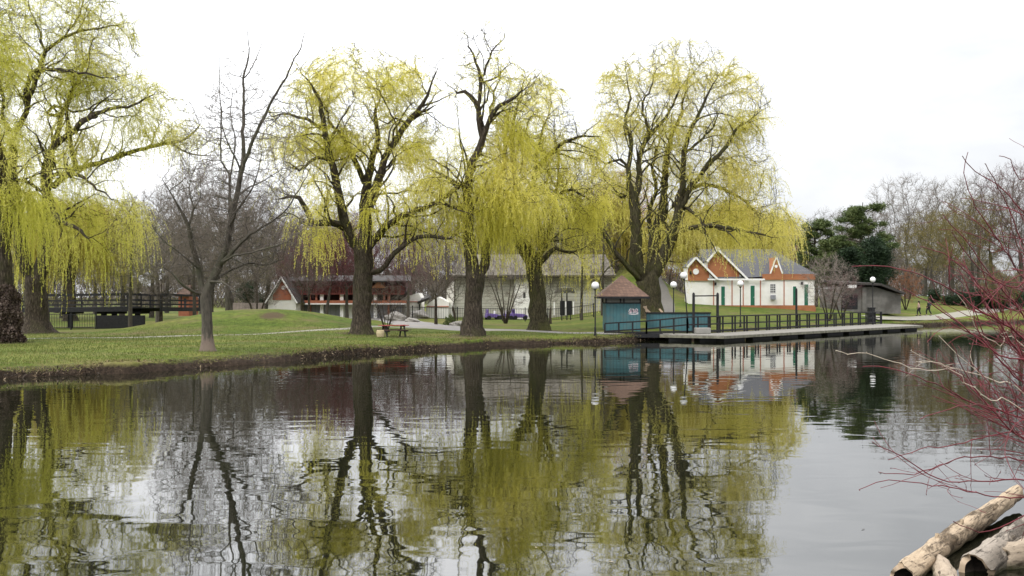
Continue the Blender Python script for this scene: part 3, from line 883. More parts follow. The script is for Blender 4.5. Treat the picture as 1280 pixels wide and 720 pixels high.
def strands(sk, rng, nst, Lfun, zmin, step=0.2, grav=0.55, rmax=0.03, leaf=(0.13, 0.03), per=1.6, spread=0.5, wt=None):
    idx = np.where((sk.R < rmax) & (np.arange(len(sk.P)) > 3))[0]
    w = np.ones(len(idx))
    if wt is not None: w = wt(sk.P[idx])
    q_ = sk.P[idx]; ph_ = rng.uniform(0, 6, 3)
    cl_ = np.sin(q_[:, 0] * 1.25 + ph_[0] + .8 * np.sin(q_[:, 2] * .9)) + np.sin(q_[:, 2] * 1.5 + ph_[1] + .7 * np.sin(q_[:, 1])) + .8 * np.sin(q_[:, 1] * 1.1 + ph_[2])
    w = w * np.clip(.75 + .5 * cl_, .12, 2.2)
    w = w / w.sum()
    pick = rng.choice(idx, nst, p=w)
    pr = np.array(sk.par)[pick]
    f = rng.uniform(0, 1, nst)[:, None]
    base = sk.P[pick] * f + sk.P[pr] * (1 - f)
    t = sk.P[pick] - sk.P[pr]; t /= np.linalg.norm(t, axis=1)[:, None] + 1e-9
    d = t * 0.8 + rng.normal(0, spread, t.shape); d[:, 2] += 0.15
    d /= np.linalg.norm(d, axis=1)[:, None]
    L = Lfun(base) * rng.uniform(0.45, 1.35, nst)
    K = int(L.max() / step) + 1
    K = min(K, 34)
    C = []; Dr = []; T = []; A = []; B = []
    p = base.copy()
    clump = rng.uniform(0, 1, nst)
    # tone comes in clusters: neighbours in the crown share it
    ct = 0.5 + 0.22 * np.sin(base[:, 0] * 0.9 + base[:, 2] * 0.7) + 0.2 * np.sin(base[:, 1] * 0.8 - base[:, 2] * 1.1) + 0.12 * (clump - 0.5)
    for k in range(K):
        alive = (L > k * step) & (p[:, 2] > zmin)
        if not alive.any(): break
        d = d + np.array([0, 0, -grav]) * step * 2.2 + rng.normal(0, 0.05, d.shape)
        d /= np.linalg.norm(d, axis=1)[:, None]
        q = p + d * step
        A.append(p[alive]); B.append(q[alive])
        m = alive & (rng.uniform(0, 1, nst) < 0.92)
        for rep in range(int(math.ceil(per))):
            mm = m & (rng.uniform(0, 1, nst) < per - rep)
            u = rng.uniform(0, 1, (mm.sum(), 1))
            C.append(p[mm] * (1 - u) + q[mm] * u + rng.normal(0, 0.03, (mm.sum(), 3)))
            dd = d[mm] + rng.normal(0, 0.42, (mm.sum(), 3)); dd /= np.linalg.norm(dd, axis=1)[:, None]
            Dr.append(dd)
            T.append(np.clip(ct[mm] + rng.normal(0, 0.16, mm.sum()), 0, 1))
        p = q
    C = np.concatenate(C); Dr = np.concatenate(Dr); T = np.concatenate(T)
    V, F = rhombs(C, Dr, leaf[0] * rng.uniform(0.6, 1.3, len(C)), leaf[1] * rng.uniform(0.7, 1.3, len(C)), rng)
    tint = np.repeat(T, 4)
    A = np.concatenate(A); B = np.concatenate(B)
    sd = np.cross(B - A, rng.normal(0, 1, A.shape)); sd /= np.linalg.norm(sd, axis=1)[:, None] + 1e-9
    Vs = np.stack([A - sd * 0.006, A + sd * 0.006, B + sd * 0.005, B - sd * 0.005], 1).reshape(-1, 3)
    Fs = np.arange(len(A) * 4).reshape(-1, 4) + len(V)
    return np.concatenate([V, Vs]), np.concatenate([F, Fs]), np.concatenate([tint, np.full(len(Vs), 0.35)])


def side_limbs(sk, rng, s):
    """secondary limbs leaving the main ones, crooked, rising and then bending over"""
    n0 = len(sk.p)
    base_r = sk.r[0]
    todo = []
    for i in range(3, n0):
        if sk.par[i] < 0 or sk.r[i] > base_r * .62 or sk.r[i] < .035 or sk.p[i][2] < 5.6: continue
        if rng.uniform() < .62: todo.append((i, 0))
    for i, lvl in todo:
        t = np.array(sk.p[i]) - np.array(sk.p[sk.par[i]]); t /= np.linalg.norm(t) + 1e-9
        v = rng.normal(0, 1, 3); v -= t * (v @ t); v /= np.linalg.norm(v)
        d = t * .75 + v * .9 + [0, 0, .25]; d /= np.linalg.norm(d)
        r0 = float(np.clip(sk.r[i] * rng.uniform(.35, .6), .03, .085))
        L = rng.uniform(1.3, 3.6) * (.6 + r0 * 8)
        p = np.array(sk.p[i]); par = i; m = max(3, int(L / .34))
        for k in range(m):
            d = d + rng.normal(0, .2, 3) + [0, 0, .10 - .22 * k / m]; d /= np.linalg.norm(d)
            p = p + d * .34
            sk.p.append(p.copy()); sk.par.append(par); sk.r.append(r0 * (1 - .72 * (k + 1) / m)); par = len(sk.p) - 1


def willow(label, D, limbs, blobs, natt, nst, Lr, bark, leafm, seed, group='weeping willows along the pond', base_px=None, zmin=1.9, kill=0.55, wt=None, leaf=(0.125, 0.027), gnarl=0.035, per=2.8, spread=0.5):
    rng = np.random.default_rng(seed)
    s = FPX / D
    sk = Skel()
    for li in limbs:
        pts = []; rad = []
        for q in li:
            px, py, r = q[:3]; dz = q[3] if len(q) > 3 else 0.0
            k = 1.0 if r > 9.5 else 0.66 + 0.34 * r / 9.5
            if q is li[-1] and li is not limbs[0]: r = min(r, .38)
            if D == 85: r *= .84
            pts.append((X(px, D), D + dz, Z(py, D))); rad.append(r * k * .97 / s)
        if not sk.p:
            g = gz(pts[0][0], pts[0][1])
            pts[0] = (pts[0][0], pts[0][1], g - 0.12)
        sk.limb(pts, rad, step=0.42, jit=gnarl, rng=rng)
    root = (sk.p[0][0], sk.p[0][1], sk.p[0][2] + 0.12)
    side_limbs(sk, rng, s)
    # root flare
    for i in range(len(sk.p)):
        hgt = sk.p[i][2] - root[2]
        if hgt < 1.2 and abs(sk.p[i][0] - root[0]) < 2 : sk.r[i] *= 1 + 0.42 * max(0, 1 - (hgt + 0.12) / 1.2) ** 2
    att = blob_pts(blobs, natt * 3, rng, D, s)
    sk.grow(att, step=0.36, infl=6.0, kill=kill, iters=60, jit=0.28, rng=rng, bias=(0, 0, 0.06), start=6)
    sk.radii(tip=0.013, ex=1.75)
    t = thing('willow_tree', label, 'tree', root, 0, group)
    V, F = skel_mesh(sk, rng=rng, rough=0.125)
    A, B, ra, rb, _ = twigs(sk, rng, 0.03, 2, 0.7, 0.009)
    V2, F2 = seg_tubes(A, B, ra, rb, 3)
    # twigs are triangles in cross-section: kept in the same quads
    V = np.concatenate([V, V2]); F = np.concatenate([F, F2 + len(V) - len(V2)])
    np_mesh('trunk', V, F, bark, t, smooth=True, origin=root)
    top = sk.P[:, 2].max(); bot = 4.0
    def Lf(b):
        u = np.clip((top - b[:, 2]) / (top - bot), 0, 1)
        return Lr[0] + (Lr[1] - Lr[0]) * u ** 1.3
    V, F, T = strands(sk, rng, nst, Lf, zmin, rmax=0.05, leaf=leaf, wt=wt, per=per, spread=spread)
    np_mesh('crown', V, F, leafm, t, tint=T, origin=root)
    return t


# --- the willow left of the middle, in front of the path
willow('tall willow with a straight thick trunk just left of the red picnic table', 66, [
    [(452, 416, 12.5), (453, 380, 11.5), (456, 340, 11.5), (453, 310, 12)],
    [(453, 310, 9), (442, 303, 7.5), (435, 285, 6.5, -.3), (427, 255, 6, -.6), (422, 220, 5.5, -1), (415, 195, 5, -1.3), (410, 165, 4, -1.5), (405, 135, 3, -1.5), (395, 112, 2, -1.5), (380, 95, 1, -1.6)],
    [(435, 287, 5.5), (424, 281, 5.2, -.5), (408, 279, 5, -.8), (395, 281, 5, -1), (388, 267, 4.2, -1.1), (379, 250, 3.4, -1.2), (368, 247, 2.6, -1.2), (350, 252, 1.6, -1.5)],
    [(454, 310, 9), (456, 285, 8.5, .2), (455, 258, 8, .4), (457, 230, 6, .6), (462, 200, 5, .8), (470, 170, 4, 1), (466, 138, 2.6, 1.3), (474, 105, 1.2, 1.5)],
    [(457, 232, 4.5, .6), (444, 203, 4, .2), (428, 172, 3, 0), (412, 150, 2, 0), (398, 120, 1, .4)],
    [(456, 262, 7, .4), (466, 245, 6.2, -.2), (475, 222, 5.5, -.5), (484, 197, 5, -.8), (499, 175, 4.6, -1), (517, 150, 3.8, -1), (528, 137, 3.2, -1), (540, 115, 2, -1), (549, 88, 1, -1)],
    [(521, 146, 2.4, -1), (536, 139, 2, -1), (547, 134, 1, -1)],
    [(512, 158, 2.6, -1), (498, 151, 2, -1), (483, 157, 1.4, -1), (470, 150, 1, -1)],
    [(458, 268, 4, .4), (466, 262, 3.2, -1), (476, 267, 2.8, -1.4), (486, 266, 1.6, -1.6)],
    [(460, 310, 6.5), (467, 300, 6, .3), (485, 283, 5, -.5), (515, 267, 4.5, -1), (545, 257, 4, -1.5), (575, 238, 3, -2), (600, 222, 1.8, -2)],
    [(460, 340, 4.5), (478, 338, 4.2, -.6), (495, 318, 4, -1.2), (515, 304, 3.4, -1.6), (535, 298, 3, -2), (556, 299, 2.4, -2), (572, 303, 1.3, -2)],
    [(413, 168, 3, -1.5), (398, 160, 2.8, -1.6), (380, 152, 2.4, -1.6), (360, 147, 1.8, -1.8), (343, 152, 1, -1.8)],
    [(418, 205, 3, -1), (400, 200, 2.6, -1.4), (380, 215, 2.2, -1.5), (360, 205, 1.4, -1.6)],
], [(450, 106, 98, 54), (400, 170, 62, 48), (505, 165, 50, 52), (372, 205, 34, 42), (455, 185, 45, 35), (540, 245, 48, 26), (520, 290, 34, 16), (400, 290, 26, 14), (545, 290, 30, 18), (360, 235, 22, 18), (358, 165, 26, 40), (420, 245, 26, 26)],
    1500, 8800, (0.65, 2.9), M['bark'], M['willow_leaf'], 11)

# --- the willow with the bare forked top
willow('willow with a bare forked top and dark trunk standing right of the picnic table', 65, [
    [(590, 416, 13), (591, 377, 11), (594, 344, 12)],
    [(593, 345, 9), (588, 317, 8), (586, 274, 6.5, -.3), (586, 236, 6, -.5), (592, 203, 5.4, -.6), (604, 174, 5, -.6), (598, 152, 4.2, -.6), (597, 133, 3.8, -.6), (582, 117, 3, -.7), (572, 118, 2, -.8), (562, 120, 1, -1)],
    [(598, 135, 3.2, -.6), (602, 100, 3, -.4), (594, 79, 2, -.3), (586, 57, 1.2, -.2), (582, 40, .7)],
    [(602, 102, 2.2, -.4), (611, 75, 1.8, -.4), (622, 57, 1.1), (630, 42, .7)],
    [(604, 104, 2, -.4), (622, 95, 1.5), (636, 78, 1)],
    [(604, 174, 4, -.6), (614, 150, 3.6, -1), (625, 137, 3, -1.2), (643, 128, 2.4, -1.4), (662, 114, 1.4, -1.6)],
    [(605, 172, 3), (613, 145, 2.6, .4), (618, 115, 1.8, .6), (628, 95, 1)],
    [(596, 344, 8), (605, 331, 7, .4), (609, 300, 5.5, .8), (616, 263, 4.6, 1), (626, 225, 3.6, 1.2), (630, 190, 3, 1.2), (634, 150, 2, 1), (642, 120, 1, 1)],
    [(586, 240, 3.4, -.5), (572, 232, 3, -1), (556, 222, 2.4, -1.3), (540, 215, 1.4, -1.6)],
    [(588, 270, 3.4, -.5), (572, 262, 3, -1), (552, 258, 2.2, -1.8), (532, 262, 1.2, -2)],
    [(615, 265, 3, 1), (632, 250, 2.4, 0), (650, 245, 1.6, -.6), (665, 250, 1, -1)],
], [(603, 75, 42, 50), (645, 120, 40, 40), (585, 215, 58, 32), (620, 235, 50, 45), (548, 228, 26, 18), (600, 270, 50, 28), (575, 128, 18, 18), (640, 180, 30, 40)],
    1350, 4300, (0.5, 3.2), M['bark'], M['willow_leaf'], 23, wt=lambda p: np.clip((19.0 - p[:, 2]) / 7.0, 0.26, 1.0))

# --- the leaning willow with the thick curtain
willow('bushy yellow willow with a leaning trunk and the thickest curtain of hanging twigs', 73, [
    [(674, 405, 12), (673, 380, 10.5), (670, 350, 10), (663, 323, 9), (652, 306, 8), (644, 290, 6.5), (647, 258, 5.5), (643, 209, 4.5), (640, 165, 3.2), (648, 130, 1.6), (655, 100, .8)],
    [(647, 262, 4, .4), (662, 238, 4, .4), (676, 203, 3.6), (690, 190, 3.2, -.4), (705, 179, 2.8, -.6), (728, 172, 2, -.8), (750, 173, 1.1, -.9)],
    [(668, 335, 5), (682, 322, 4.2, -1), (694, 312, 3.2, -1.4), (712, 318, 2, -1.6), (730, 310, 1.2, -2)],
    [(668, 330, 5), (685, 290, 4, 1), (695, 250, 3.2, 1.4), (700, 215, 2.4, 1.6), (698, 180, 1.6, 1.6), (694, 140, .9, 1.5)],
    [(672, 340, 5), (676, 300, 4.4, .4), (672, 262, 3.8, .5), (668, 225, 3, .6), (672, 190, 2.4, .7), (682, 150, 1.4, .7), (690, 115, .8)],
    [(646, 292, 4.4), (628, 283, 3.6, -.6), (610, 285, 2.6, -1.2), (592, 292, 1.4, -1.6)],
    [(690, 250, 2.6, 1.2), (712, 235, 2.2, .4), (730, 245, 1.6, 0), (748, 262, .9)],
], [(668, 150, 55, 55), (700, 195, 55, 48), (650, 230, 55, 42), (700, 262, 58, 36), (640, 290, 44, 24), (612, 275, 30, 24), (700, 300, 44, 18), (735, 235, 30, 40), (735, 180, 26, 20), (725, 300, 30, 22)],
    1500, 5300, (0.7, 3.6), M['bark_green'], M['willow_leaf'], 37, per=2.6)

# --- the biggest willow behind the hut
willow('largest willow, many upright stems, rising behind the teal hut roof', 85, [
    [(811, 398, 19), (811, 370, 17), (809, 345, 17)],
    [(806, 346, 10), (796, 330, 10, -.3), (795, 298, 9, -.6), (790, 247, 7.5, -.8), (784, 230, 5, -1), (784, 212, 4.5, -1), (786, 195, 4, -1), (787, 176, 3.6, -1), (780, 152, 3, -1.2), (786, 126, 2, -1.2), (783, 100, 1, -1)],
    [(791, 250, 6, -.8), (797, 230, 5.4, -.8), (798, 199, 4.6, -.6), (812, 169, 3.8, -.4), (832, 148, 3, 0), (843, 126, 2.2, .3), (850, 98, 1, .5)],
    [(799, 197, 3.4, -.6), (807, 165, 2.8, -1), (800, 138, 2.2, -1.4), (810, 115, 1.5, -1.5), (816, 88, .8, -1.5)],
    [(812, 346, 9.5), (817, 325, 9.5, .6), (819, 298, 8.5, .8), (831, 264, 7, 1), (834, 212, 5.4, 1), (841, 169, 4, 1), (853, 143, 3, 1.2), (859, 115, 2, 1.5), (866, 85, 1, 1.6)],
    [(819, 300, 5, .8), (814, 268, 4.4, 1.4), (824, 232, 3.6, 1.8), (819, 205, 2.8, 2), (828, 175, 2, 2), (826, 140, 1, 2)],
    [(816, 346, 10), (827, 325, 10, -.3), (838, 298, 8.5, -.5), (846, 264, 6.5, -.6), (851, 229, 5.2, -.8), (853, 191, 4.3, -1), (867, 152, 3.2, -1.2), (880, 126, 2.2, -1.4), (892, 98, 1.2, -1.4)],
    [(845, 268, 5, -.6), (864, 232, 4.4, -1), (882, 208, 4, -1.4), (903, 186, 3.5, -1.6), (916, 165, 2.6, -1.8), (934, 154, 1.2, -2)],
    [(842, 256, 4.6), (864, 236, 4.4, 1), (882, 229, 4, 1.4), (903, 231, 3.4, 1.6), (924, 241, 2.8, 1.8), (942, 252, 2.2, 2), (955, 268, 1.6, 2), (966, 284, .9, 2)],
    [(839, 295, 5, -.5), (859, 286, 4.6, -1.2), (885, 284, 4, -1.8), (911, 288, 3.2, -2.2), (937, 294, 2.2, -2.6), (960, 300, 1.2, -3)],
    [(851, 258, 3.4), (862, 266, 3, -1.2), (873, 282, 2.4, -1.8), (879, 305, 1.4, -2)],
    [(803, 352, 6), (785, 335, 5, -.8), (769, 318, 4.4, -1.2), (752, 290, 3.8, -1.6), (733, 272, 3, -1.8), (716, 255, 2.4, -2), (704, 240, 1.6, -2), (697, 222, .8, -2)],
    [(784, 212, 3, -1), (774, 202, 2.4, -1), (756, 205, 2, -1.2), (739, 197, 1.5, -1.4), (720, 190, .9, -1.5)],
    [(788, 240, 3, -.8), (778, 246, 2.4, .4), (768, 238, 1.6, .8), (752, 232, .9, 1)],
    [(853, 195, 3, -1), (872, 178, 2.6, -.6), (890, 160, 2, -.2), (900, 135, 1, 0)],
], [(848, 92, 80, 46), (915, 128, 52, 46), (775, 132, 38, 54), (928, 190, 34, 48), (830, 170, 52, 48), (890, 200, 50, 42), (955, 262, 30, 36), (905, 290, 46, 12), (742, 195, 28, 26), (790, 230, 36, 22), (870, 250, 40, 24), (978, 285, 24, 26), (720, 240, 24, 24), (948, 225, 30, 36)],
    1900, 10000, (0.7, 3.1), M['bark_green'], M['willow_leaf_pale'], 41, leaf=(0.14, 0.034))

# --- a further willow, dense and low, behind the biggest one
willow('low dense willow far behind the largest willow, above the orange gables', 116, [
    [(885, 378, 9), (884, 345, 8), (882, 320, 7), (880, 290, 5), (885, 262, 2)],
    [(883, 325, 5), (905, 300, 4), (930, 285, 3), (955, 280, 1.6)],
    [(882, 320, 5), (860, 300, 4), (840, 285, 3), (820, 280, 1.4)],
    [(884, 300, 4), (900, 275, 3, 2), (915, 258, 2, 3)],
], [(905, 275, 66, 28), (955, 290, 28, 26), (845, 285, 38, 24)],
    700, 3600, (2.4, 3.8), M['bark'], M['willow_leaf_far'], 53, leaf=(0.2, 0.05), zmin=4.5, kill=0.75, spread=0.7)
willow('far willow seen through the trunks behind the footbridge', 104, [
    [(88, 388, 8), (88, 360, 7), (90, 335, 6), (92, 300, 4), (90, 260, 2)],
    [(89, 345, 5), (65, 318, 4), (45, 295, 3), (28, 285, 1.6)],
    [(90, 335, 5), (115, 312, 4), (140, 292, 3), (160, 284, 1.6)],
], [(92, 280, 55, 34), (40, 292, 34, 28), (145, 292, 34, 26)],
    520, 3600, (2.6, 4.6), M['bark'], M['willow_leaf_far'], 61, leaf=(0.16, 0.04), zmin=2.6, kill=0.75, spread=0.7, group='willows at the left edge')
willow('olive willow beyond the tall siding building, seen between two nearer willows', 120, [
    [(768, 380, 7), (768, 345, 6), (766, 310, 5), (765, 280, 3), (766, 255, 1.5)],
    [(767, 325, 4), (750, 300, 3), (735, 285, 1.6)],
    [(767, 320, 4), (785, 298, 3), (800, 280, 1.6)],
], [(765, 275, 42, 30), (748, 295, 24, 26), (790, 290, 24, 24)],
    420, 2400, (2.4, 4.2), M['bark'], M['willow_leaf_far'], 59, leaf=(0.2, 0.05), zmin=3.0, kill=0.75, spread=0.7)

# --- left cluster
willow('great spreading willow with long dark limbs reaching right over the footbridge', 70, [
    [(45, 415, 17), (44, 390, 13.5), (43, 365, 13), (42, 347, 13.5)],
    [(38, 347, 9), (33, 325, 8.5, -.3), (29, 290, 7.5, -.5), (26, 255, 7, -.6), (21, 215, 6, -.6), (23, 190, 5.5, -.6), (22, 168, 5, -.8)],
    [(23, 170, 3.6, -.8), (12, 150, 3, -1), (14, 125, 2.4, -1), (5, 95, 1.8, -1), (8, 60, 1, -1)],
    [(23, 170, 4.4, -.8), (33, 150, 4.2, -.5), (38, 122, 4, -.2), (48, 92, 3.8, 0), (57, 65, 3.2, 0), (72, 52, 2.6), (95, 40, 2.2), (125, 36, 1.6), (150, 28, 1)],
    [(35, 128, 3.6, -.4), (48, 105, 3.4, -1.4), (65, 95, 3.2, -2), (88, 97, 2.8, -2.4), (112, 100, 2.2, -2.8), (140, 106, 1.5, -3), (170, 112, .8, -3)],
    [(57, 66, 2.4), (48, 40, 1.8), (40, 15, 1.4), (34, -20, .8)],
    [(75, 52, 2, 0), (90, 20, 1.6, .8), (100, -20, 1.1, 1), (110, -50, .7, 1)],
    [(48, 347, 9), (53, 320, 8.5, .2), (57, 290, 7.5, .4), (58, 262, 7, .6), (50, 232, 6, .8), (48, 205, 5, 1), (58, 175, 4.2, 1.2), (66, 140, 3.6, 1.4), (80, 105, 3, 1.6), (92, 70, 2.2, 1.8), (108, 30, 1.2, 2)],
    [(57, 270, 6), (64, 240, 5.6, -.6), (70, 215, 5, -1), (76, 188, 4.8, -1.2), (100, 172, 4.6, -1.6), (120, 158, 4, -2), (143, 147, 3.2, -2.2), (167, 143, 2.4, -2.4), (190, 137, 1.6, -2.5), (212, 124, .8, -2.6)],
    [(68, 232, 5), (82, 214, 4.6, .6), (95, 207, 4.4, 1), (115, 200, 4, 1.4), (135, 192, 3.8, 1.8), (160, 183, 3.4, 2), (190, 174, 3, 2.2), (214, 170, 2.4, 2.4), (228, 158, 1.8, 2.5), (238, 143, .9, 2.6)],
    [(200, 173, 2, 2.2), (215, 182, 1.6, 2), (235, 188, 1.3, 2), (258, 190, .8, 1.8)],
    [(88, 207, 3.8, .8), (89, 180, 3.2, 0), (87, 150, 2.6, -.4), (92, 122, 2, -.6), (104, 90, 1.3, -.8), (118, 55, .8)],
    [(52, 140, 2.6, 1), (68, 132, 2.4, 0), (88, 140, 2, -.4), (112, 140, 1.6, -.8), (140, 128, 1.2, -1), (165, 128, .8, -1)],
    [(60, 262, 5, .6), (78, 272, 4.4, -1), (98, 282, 3.6, -1.8), (118, 290, 2.8, -2.4), (136, 306, 1.6, -3)],
    [(72, 222, 3.6, -1), (95, 222, 3.2, -2), (122, 226, 2.6, -2.8), (148, 242, 1.8, -3.4), (172, 256, .9, -3.6)],
    [(26, 250, 4, -.6), (10, 235, 3.4, -1.4), (-8, 215, 2.6, -2), (-25, 205, 1.4, -2.4)],
], [(70, 20, 90, 62), (60, 90, 90, 55), (130, 110, 62, 44), (190, 140, 44, 34), (40, 170, 60, 40), (120, 200, 46, 24), (108, 268, 50, 20), (158, 272, 34, 22), (60, 235, 40, 16), (150, 58, 30, 34), (15, 250, 34, 18), (225, 165, 26, 20)],
    2200, 8600, (0.65, 3.7), M['bark'], M['willow_leaf_green'], 67, group='willows at the left edge')
willow('near willow at the left frame edge, its trunk foot wrapped in brown climber', 56, [
    [(4, 428, 15), (5, 395, 13), (4, 350, 12), (3, 300, 11)],
    [(3, 300, 9), (6, 265, 8), (4, 235, 7), (5, 210, 6), (-3, 180, 5), (-14, 140, 4), (-20, 90, 3), (-16, 40, 2), (-6, -10, 1)],
    [(0, 300, 7), (-14, 262, 6), (-30, 225, 5), (-44, 180, 4), (-50, 120, 2.6), (-54, 60, 1.2)],
    [(-18, 60, 2.6, -1), (-8, 30, 2.8, -2), (6, 20, 2.6, -2.6), (20, 11, 2, -3), (32, 0, 1.3, -3), (44, -16, .8, -3)],
    [(4, 225, 4), (18, 222, 3.2, 1), (34, 235, 2.4, 1.6), (48, 250, 1.2, 2)],
], [(-30, 60, 60, 80), (-40, 180, 50, 70), (-10, 240, 40, 24), (10, 20, 30, 26), (25, 250, 26, 16)],
    900, 5200, (0.8, 4.0), M['bark'], M['willow_leaf_green'], 71, group='willows at the left edge')


# --- the bare tree on the bank
def scarred_bark():
    m = M['bark_grey'].copy(); m.name = 'grey_bark_scarred_foot'; nt = m.node_tree
    b = nt.nodes['Principled BSDF']; src = b.inputs['Base Color'].links[0].from_socket
    tc = N(nt, 'ShaderNodeTexCoord'); sp = N(nt, 'ShaderNodeSeparateXYZ'); nt.links.new(tc.outputs['Object'], sp.inputs[0])
    mpz = N(nt, 'ShaderNodeMapping'); mpz.inputs['Scale'].default_value = (1.6, 1.6, .35); nt.links.new(tc.outputs['Object'], mpz.inputs[0])
    nz = N(nt, 'ShaderNodeTexNoise', Scale=5.5, Detail=5.0, Roughness=.7); nt.links.new(mpz.outputs[0], nz.inputs['Vector'])
    ma = N(nt, 'ShaderNodeMath', operation='MULTIPLY_ADD'); nt.links.new(nz.outputs['Fac'], ma.inputs[0]); ma.inputs[1].default_value = -2.2; nt.links.new(sp.outputs[2], ma.inputs[2])
    mr = N(nt, 'ShaderNodeMapRange'); mr.inputs['From Min'].default_value = -.62; mr.inputs['From Max'].default_value = -.40; mr.inputs['To Min'].default_value = .6; mr.inputs['To Max'].default_value = 0
    nt.links.new(ma.outputs[0], mr.inputs['Value'])
    mx = N(nt, 'ShaderNodeMix', data_type='RGBA'); nt.links.new(mr.outputs[0], mx.inputs['Factor']); nt.links.new(src, mx.inputs[6]); mx.inputs[7].default_value = (.20, .145, .115, 1)
    nt.links.new(mx.outputs[2], b.inputs['Base Color'])
    return m


def bare_tree_by_bank():
    rng = np.random.default_rng(5)
    D = 47.0; s = FPX / D
    L = [
        [(260, 436, 9.5), (259, 415, 8), (259, 392, 7.6), (257, 368, 8)],
        [(254, 366, 5), (250, 349, 5), (248, 332, 4.6), (243, 303, 4.2, -.4), (241, 283, 3.4, -.6), (234, 268, 2.6, -.8), (226, 250, 1.6, -1), (214, 228, .8, -1.2)],
        [(241, 284, 2.4, -.6), (247, 262, 1.9, -.6), (240, 235, 1.3, -.4), (246, 205, .7)],
        [(252, 368, 3.2), (240, 362, 2.6, -.4), (230, 352, 2, -.8), (222, 340, 1.2, -1), (206, 332, .7, -1.2)],
        [(259, 366, 7), (264, 354, 6.6), (274, 332, 6), (284, 303, 5.2), (291, 264, 4.8), (299, 230, 4.2), (305, 190, 3.6), (303, 165, 3.1), (305, 144, 2.8), (304, 98, 2), (311, 68, 1.4), (309, 38, .7)],
        [(304, 100, 1.5), (316, 75, 1.1, .4), (324, 48, .6, .6)],
        [(298, 232, 3.6), (308, 205, 3.4, -.3), (317, 184, 3.2, -.5), (330, 160, 2.9, -.7), (343, 136, 2.5, -.9), (356, 115, 2.1, -1), (368, 95, 1.7, -1.1), (382, 68, 1.2, -1.2), (388, 48, .7, -1.2)],
        [(285, 300, 3, .3), (281, 262, 2.6, .8), (279, 214, 2.2, 1), (268, 196, 1.8, 1.1), (267, 144, 1.3, 1.2), (265, 100, 1, 1.2), (265, 62, .6, 1.2)],
        [(290, 262, 2.4), (284, 228, 2, .4), (290, 178, 1.5, .5), (284, 140, 1.1, .6), (286, 108, .6, .7)],
        [(301, 210, 2), (293, 190, 1.6, -.5), (284, 165, 1.2, -.7), (283, 138, .7, -.8)],
        [(274, 332, 4.2), (291, 319, 3.6, -.5), (308, 303, 3, -.8), (326, 291, 2.4, -1), (345, 280, 2, -1.1), (362, 268, 1.6, -1.2), (382, 240, 1.1, -1.3), (396, 214, .6, -1.4)],
        [(276, 330, 2.6), (300, 321, 2.2, -1), (325, 318, 1.7, -1.6), (350, 312, 1.2, -2), (372, 305, .7, -2)],
        [(262, 356, 3), (276, 340, 2.8, .8), (300, 328, 2.3, 1.4), (320, 330, 1.6, 1.8), (342, 322, .9, 2)],
        [(287, 285, 2.6), (300, 268, 2.2, -.8), (318, 250, 1.7, -1.3), (332, 225, 1.2, -1.6), (340, 195, .7, -1.8)],
        [(266, 352, 2.4, -.3), (285, 353, 1.9, -1), (302, 362, 1.2, -1.4), (316, 375, .7, -1.5)],
        [(248, 335, 2, -.2), (232, 318, 1.6, -.6), (216, 305, 1.1, -.9), (200, 285, .7, -1)],
        [(295, 248, 2), (306, 232, 1.6, .8), (322, 222, 1.2, 1.2), (345, 205, .7, 1.4)],
    ]
    sk = Skel()
    for li in L:
        pts = [(X(q[0], D), D + (q[3] if len(q) > 3 else 0), Z(q[1], D)) for q in li]
        if not sk.p: pts[0] = (pts[0][0], pts[0][1], gz(pts[0][0], pts[0][1]) - 0.1)
        sk.limb(pts, [q[2] * (.66 + .34 * min(1, q[2] / 7)) * .84 / s for q in li], step=0.28, jit=0.007, rng=rng)
    root = (sk.p[0][0], sk.p[0][1], sk.p[0][2] + 0.1)
    for i in range(len(sk.p)):
        h = sk.p[i][2] - root[2]
        if h < 0.7: sk.r[i] *= 1 + 0.5 * max(0, 1 - (h + .1) / .8) ** 2
    att = blob_pts([(290, 230, 80, 110, 0, .7), (240, 270, 50, 70, 0, .8), (345, 290, 55, 36, 0, 1.0), (300, 330, 50, 25, 0, .8), (300, 120, 36, 60, 0, .4), (350, 150, 36, 60, 0, .35), (225, 300, 40, 50, 0, .8), (262, 160, 14, 60, 0, .5)], 3400, rng, D, s)
    sk.grow(att, step=0.24, infl=2.6, kill=0.28, iters=60, jit=0.16, rng=rng, bias=(0, 0, 0.3), start=12)
    sk.radii(tip=0.008, ex=2.0)
    t = thing('bare_tree', 'leafless young tree with pale scarred foot standing alone near the pond edge', 'tree', root)
    V, F = skel_mesh(sk, thick=0.03, rng=rng, rough=0.06)
    np_mesh('trunk', V, F, scarred_bark(), t, smooth=True, origin=root)
    A, B, ra, rb, _ = twigs(sk, rng, 0.014, 3, 0.6, 0.006, up=.4)
    V2, F2 = seg_tubes(A, B, ra, rb, 3)
    np_mesh('crown', V2, F2, M['twig_grey'], t, origin=root)
    return t


bare_tree_by_bank()


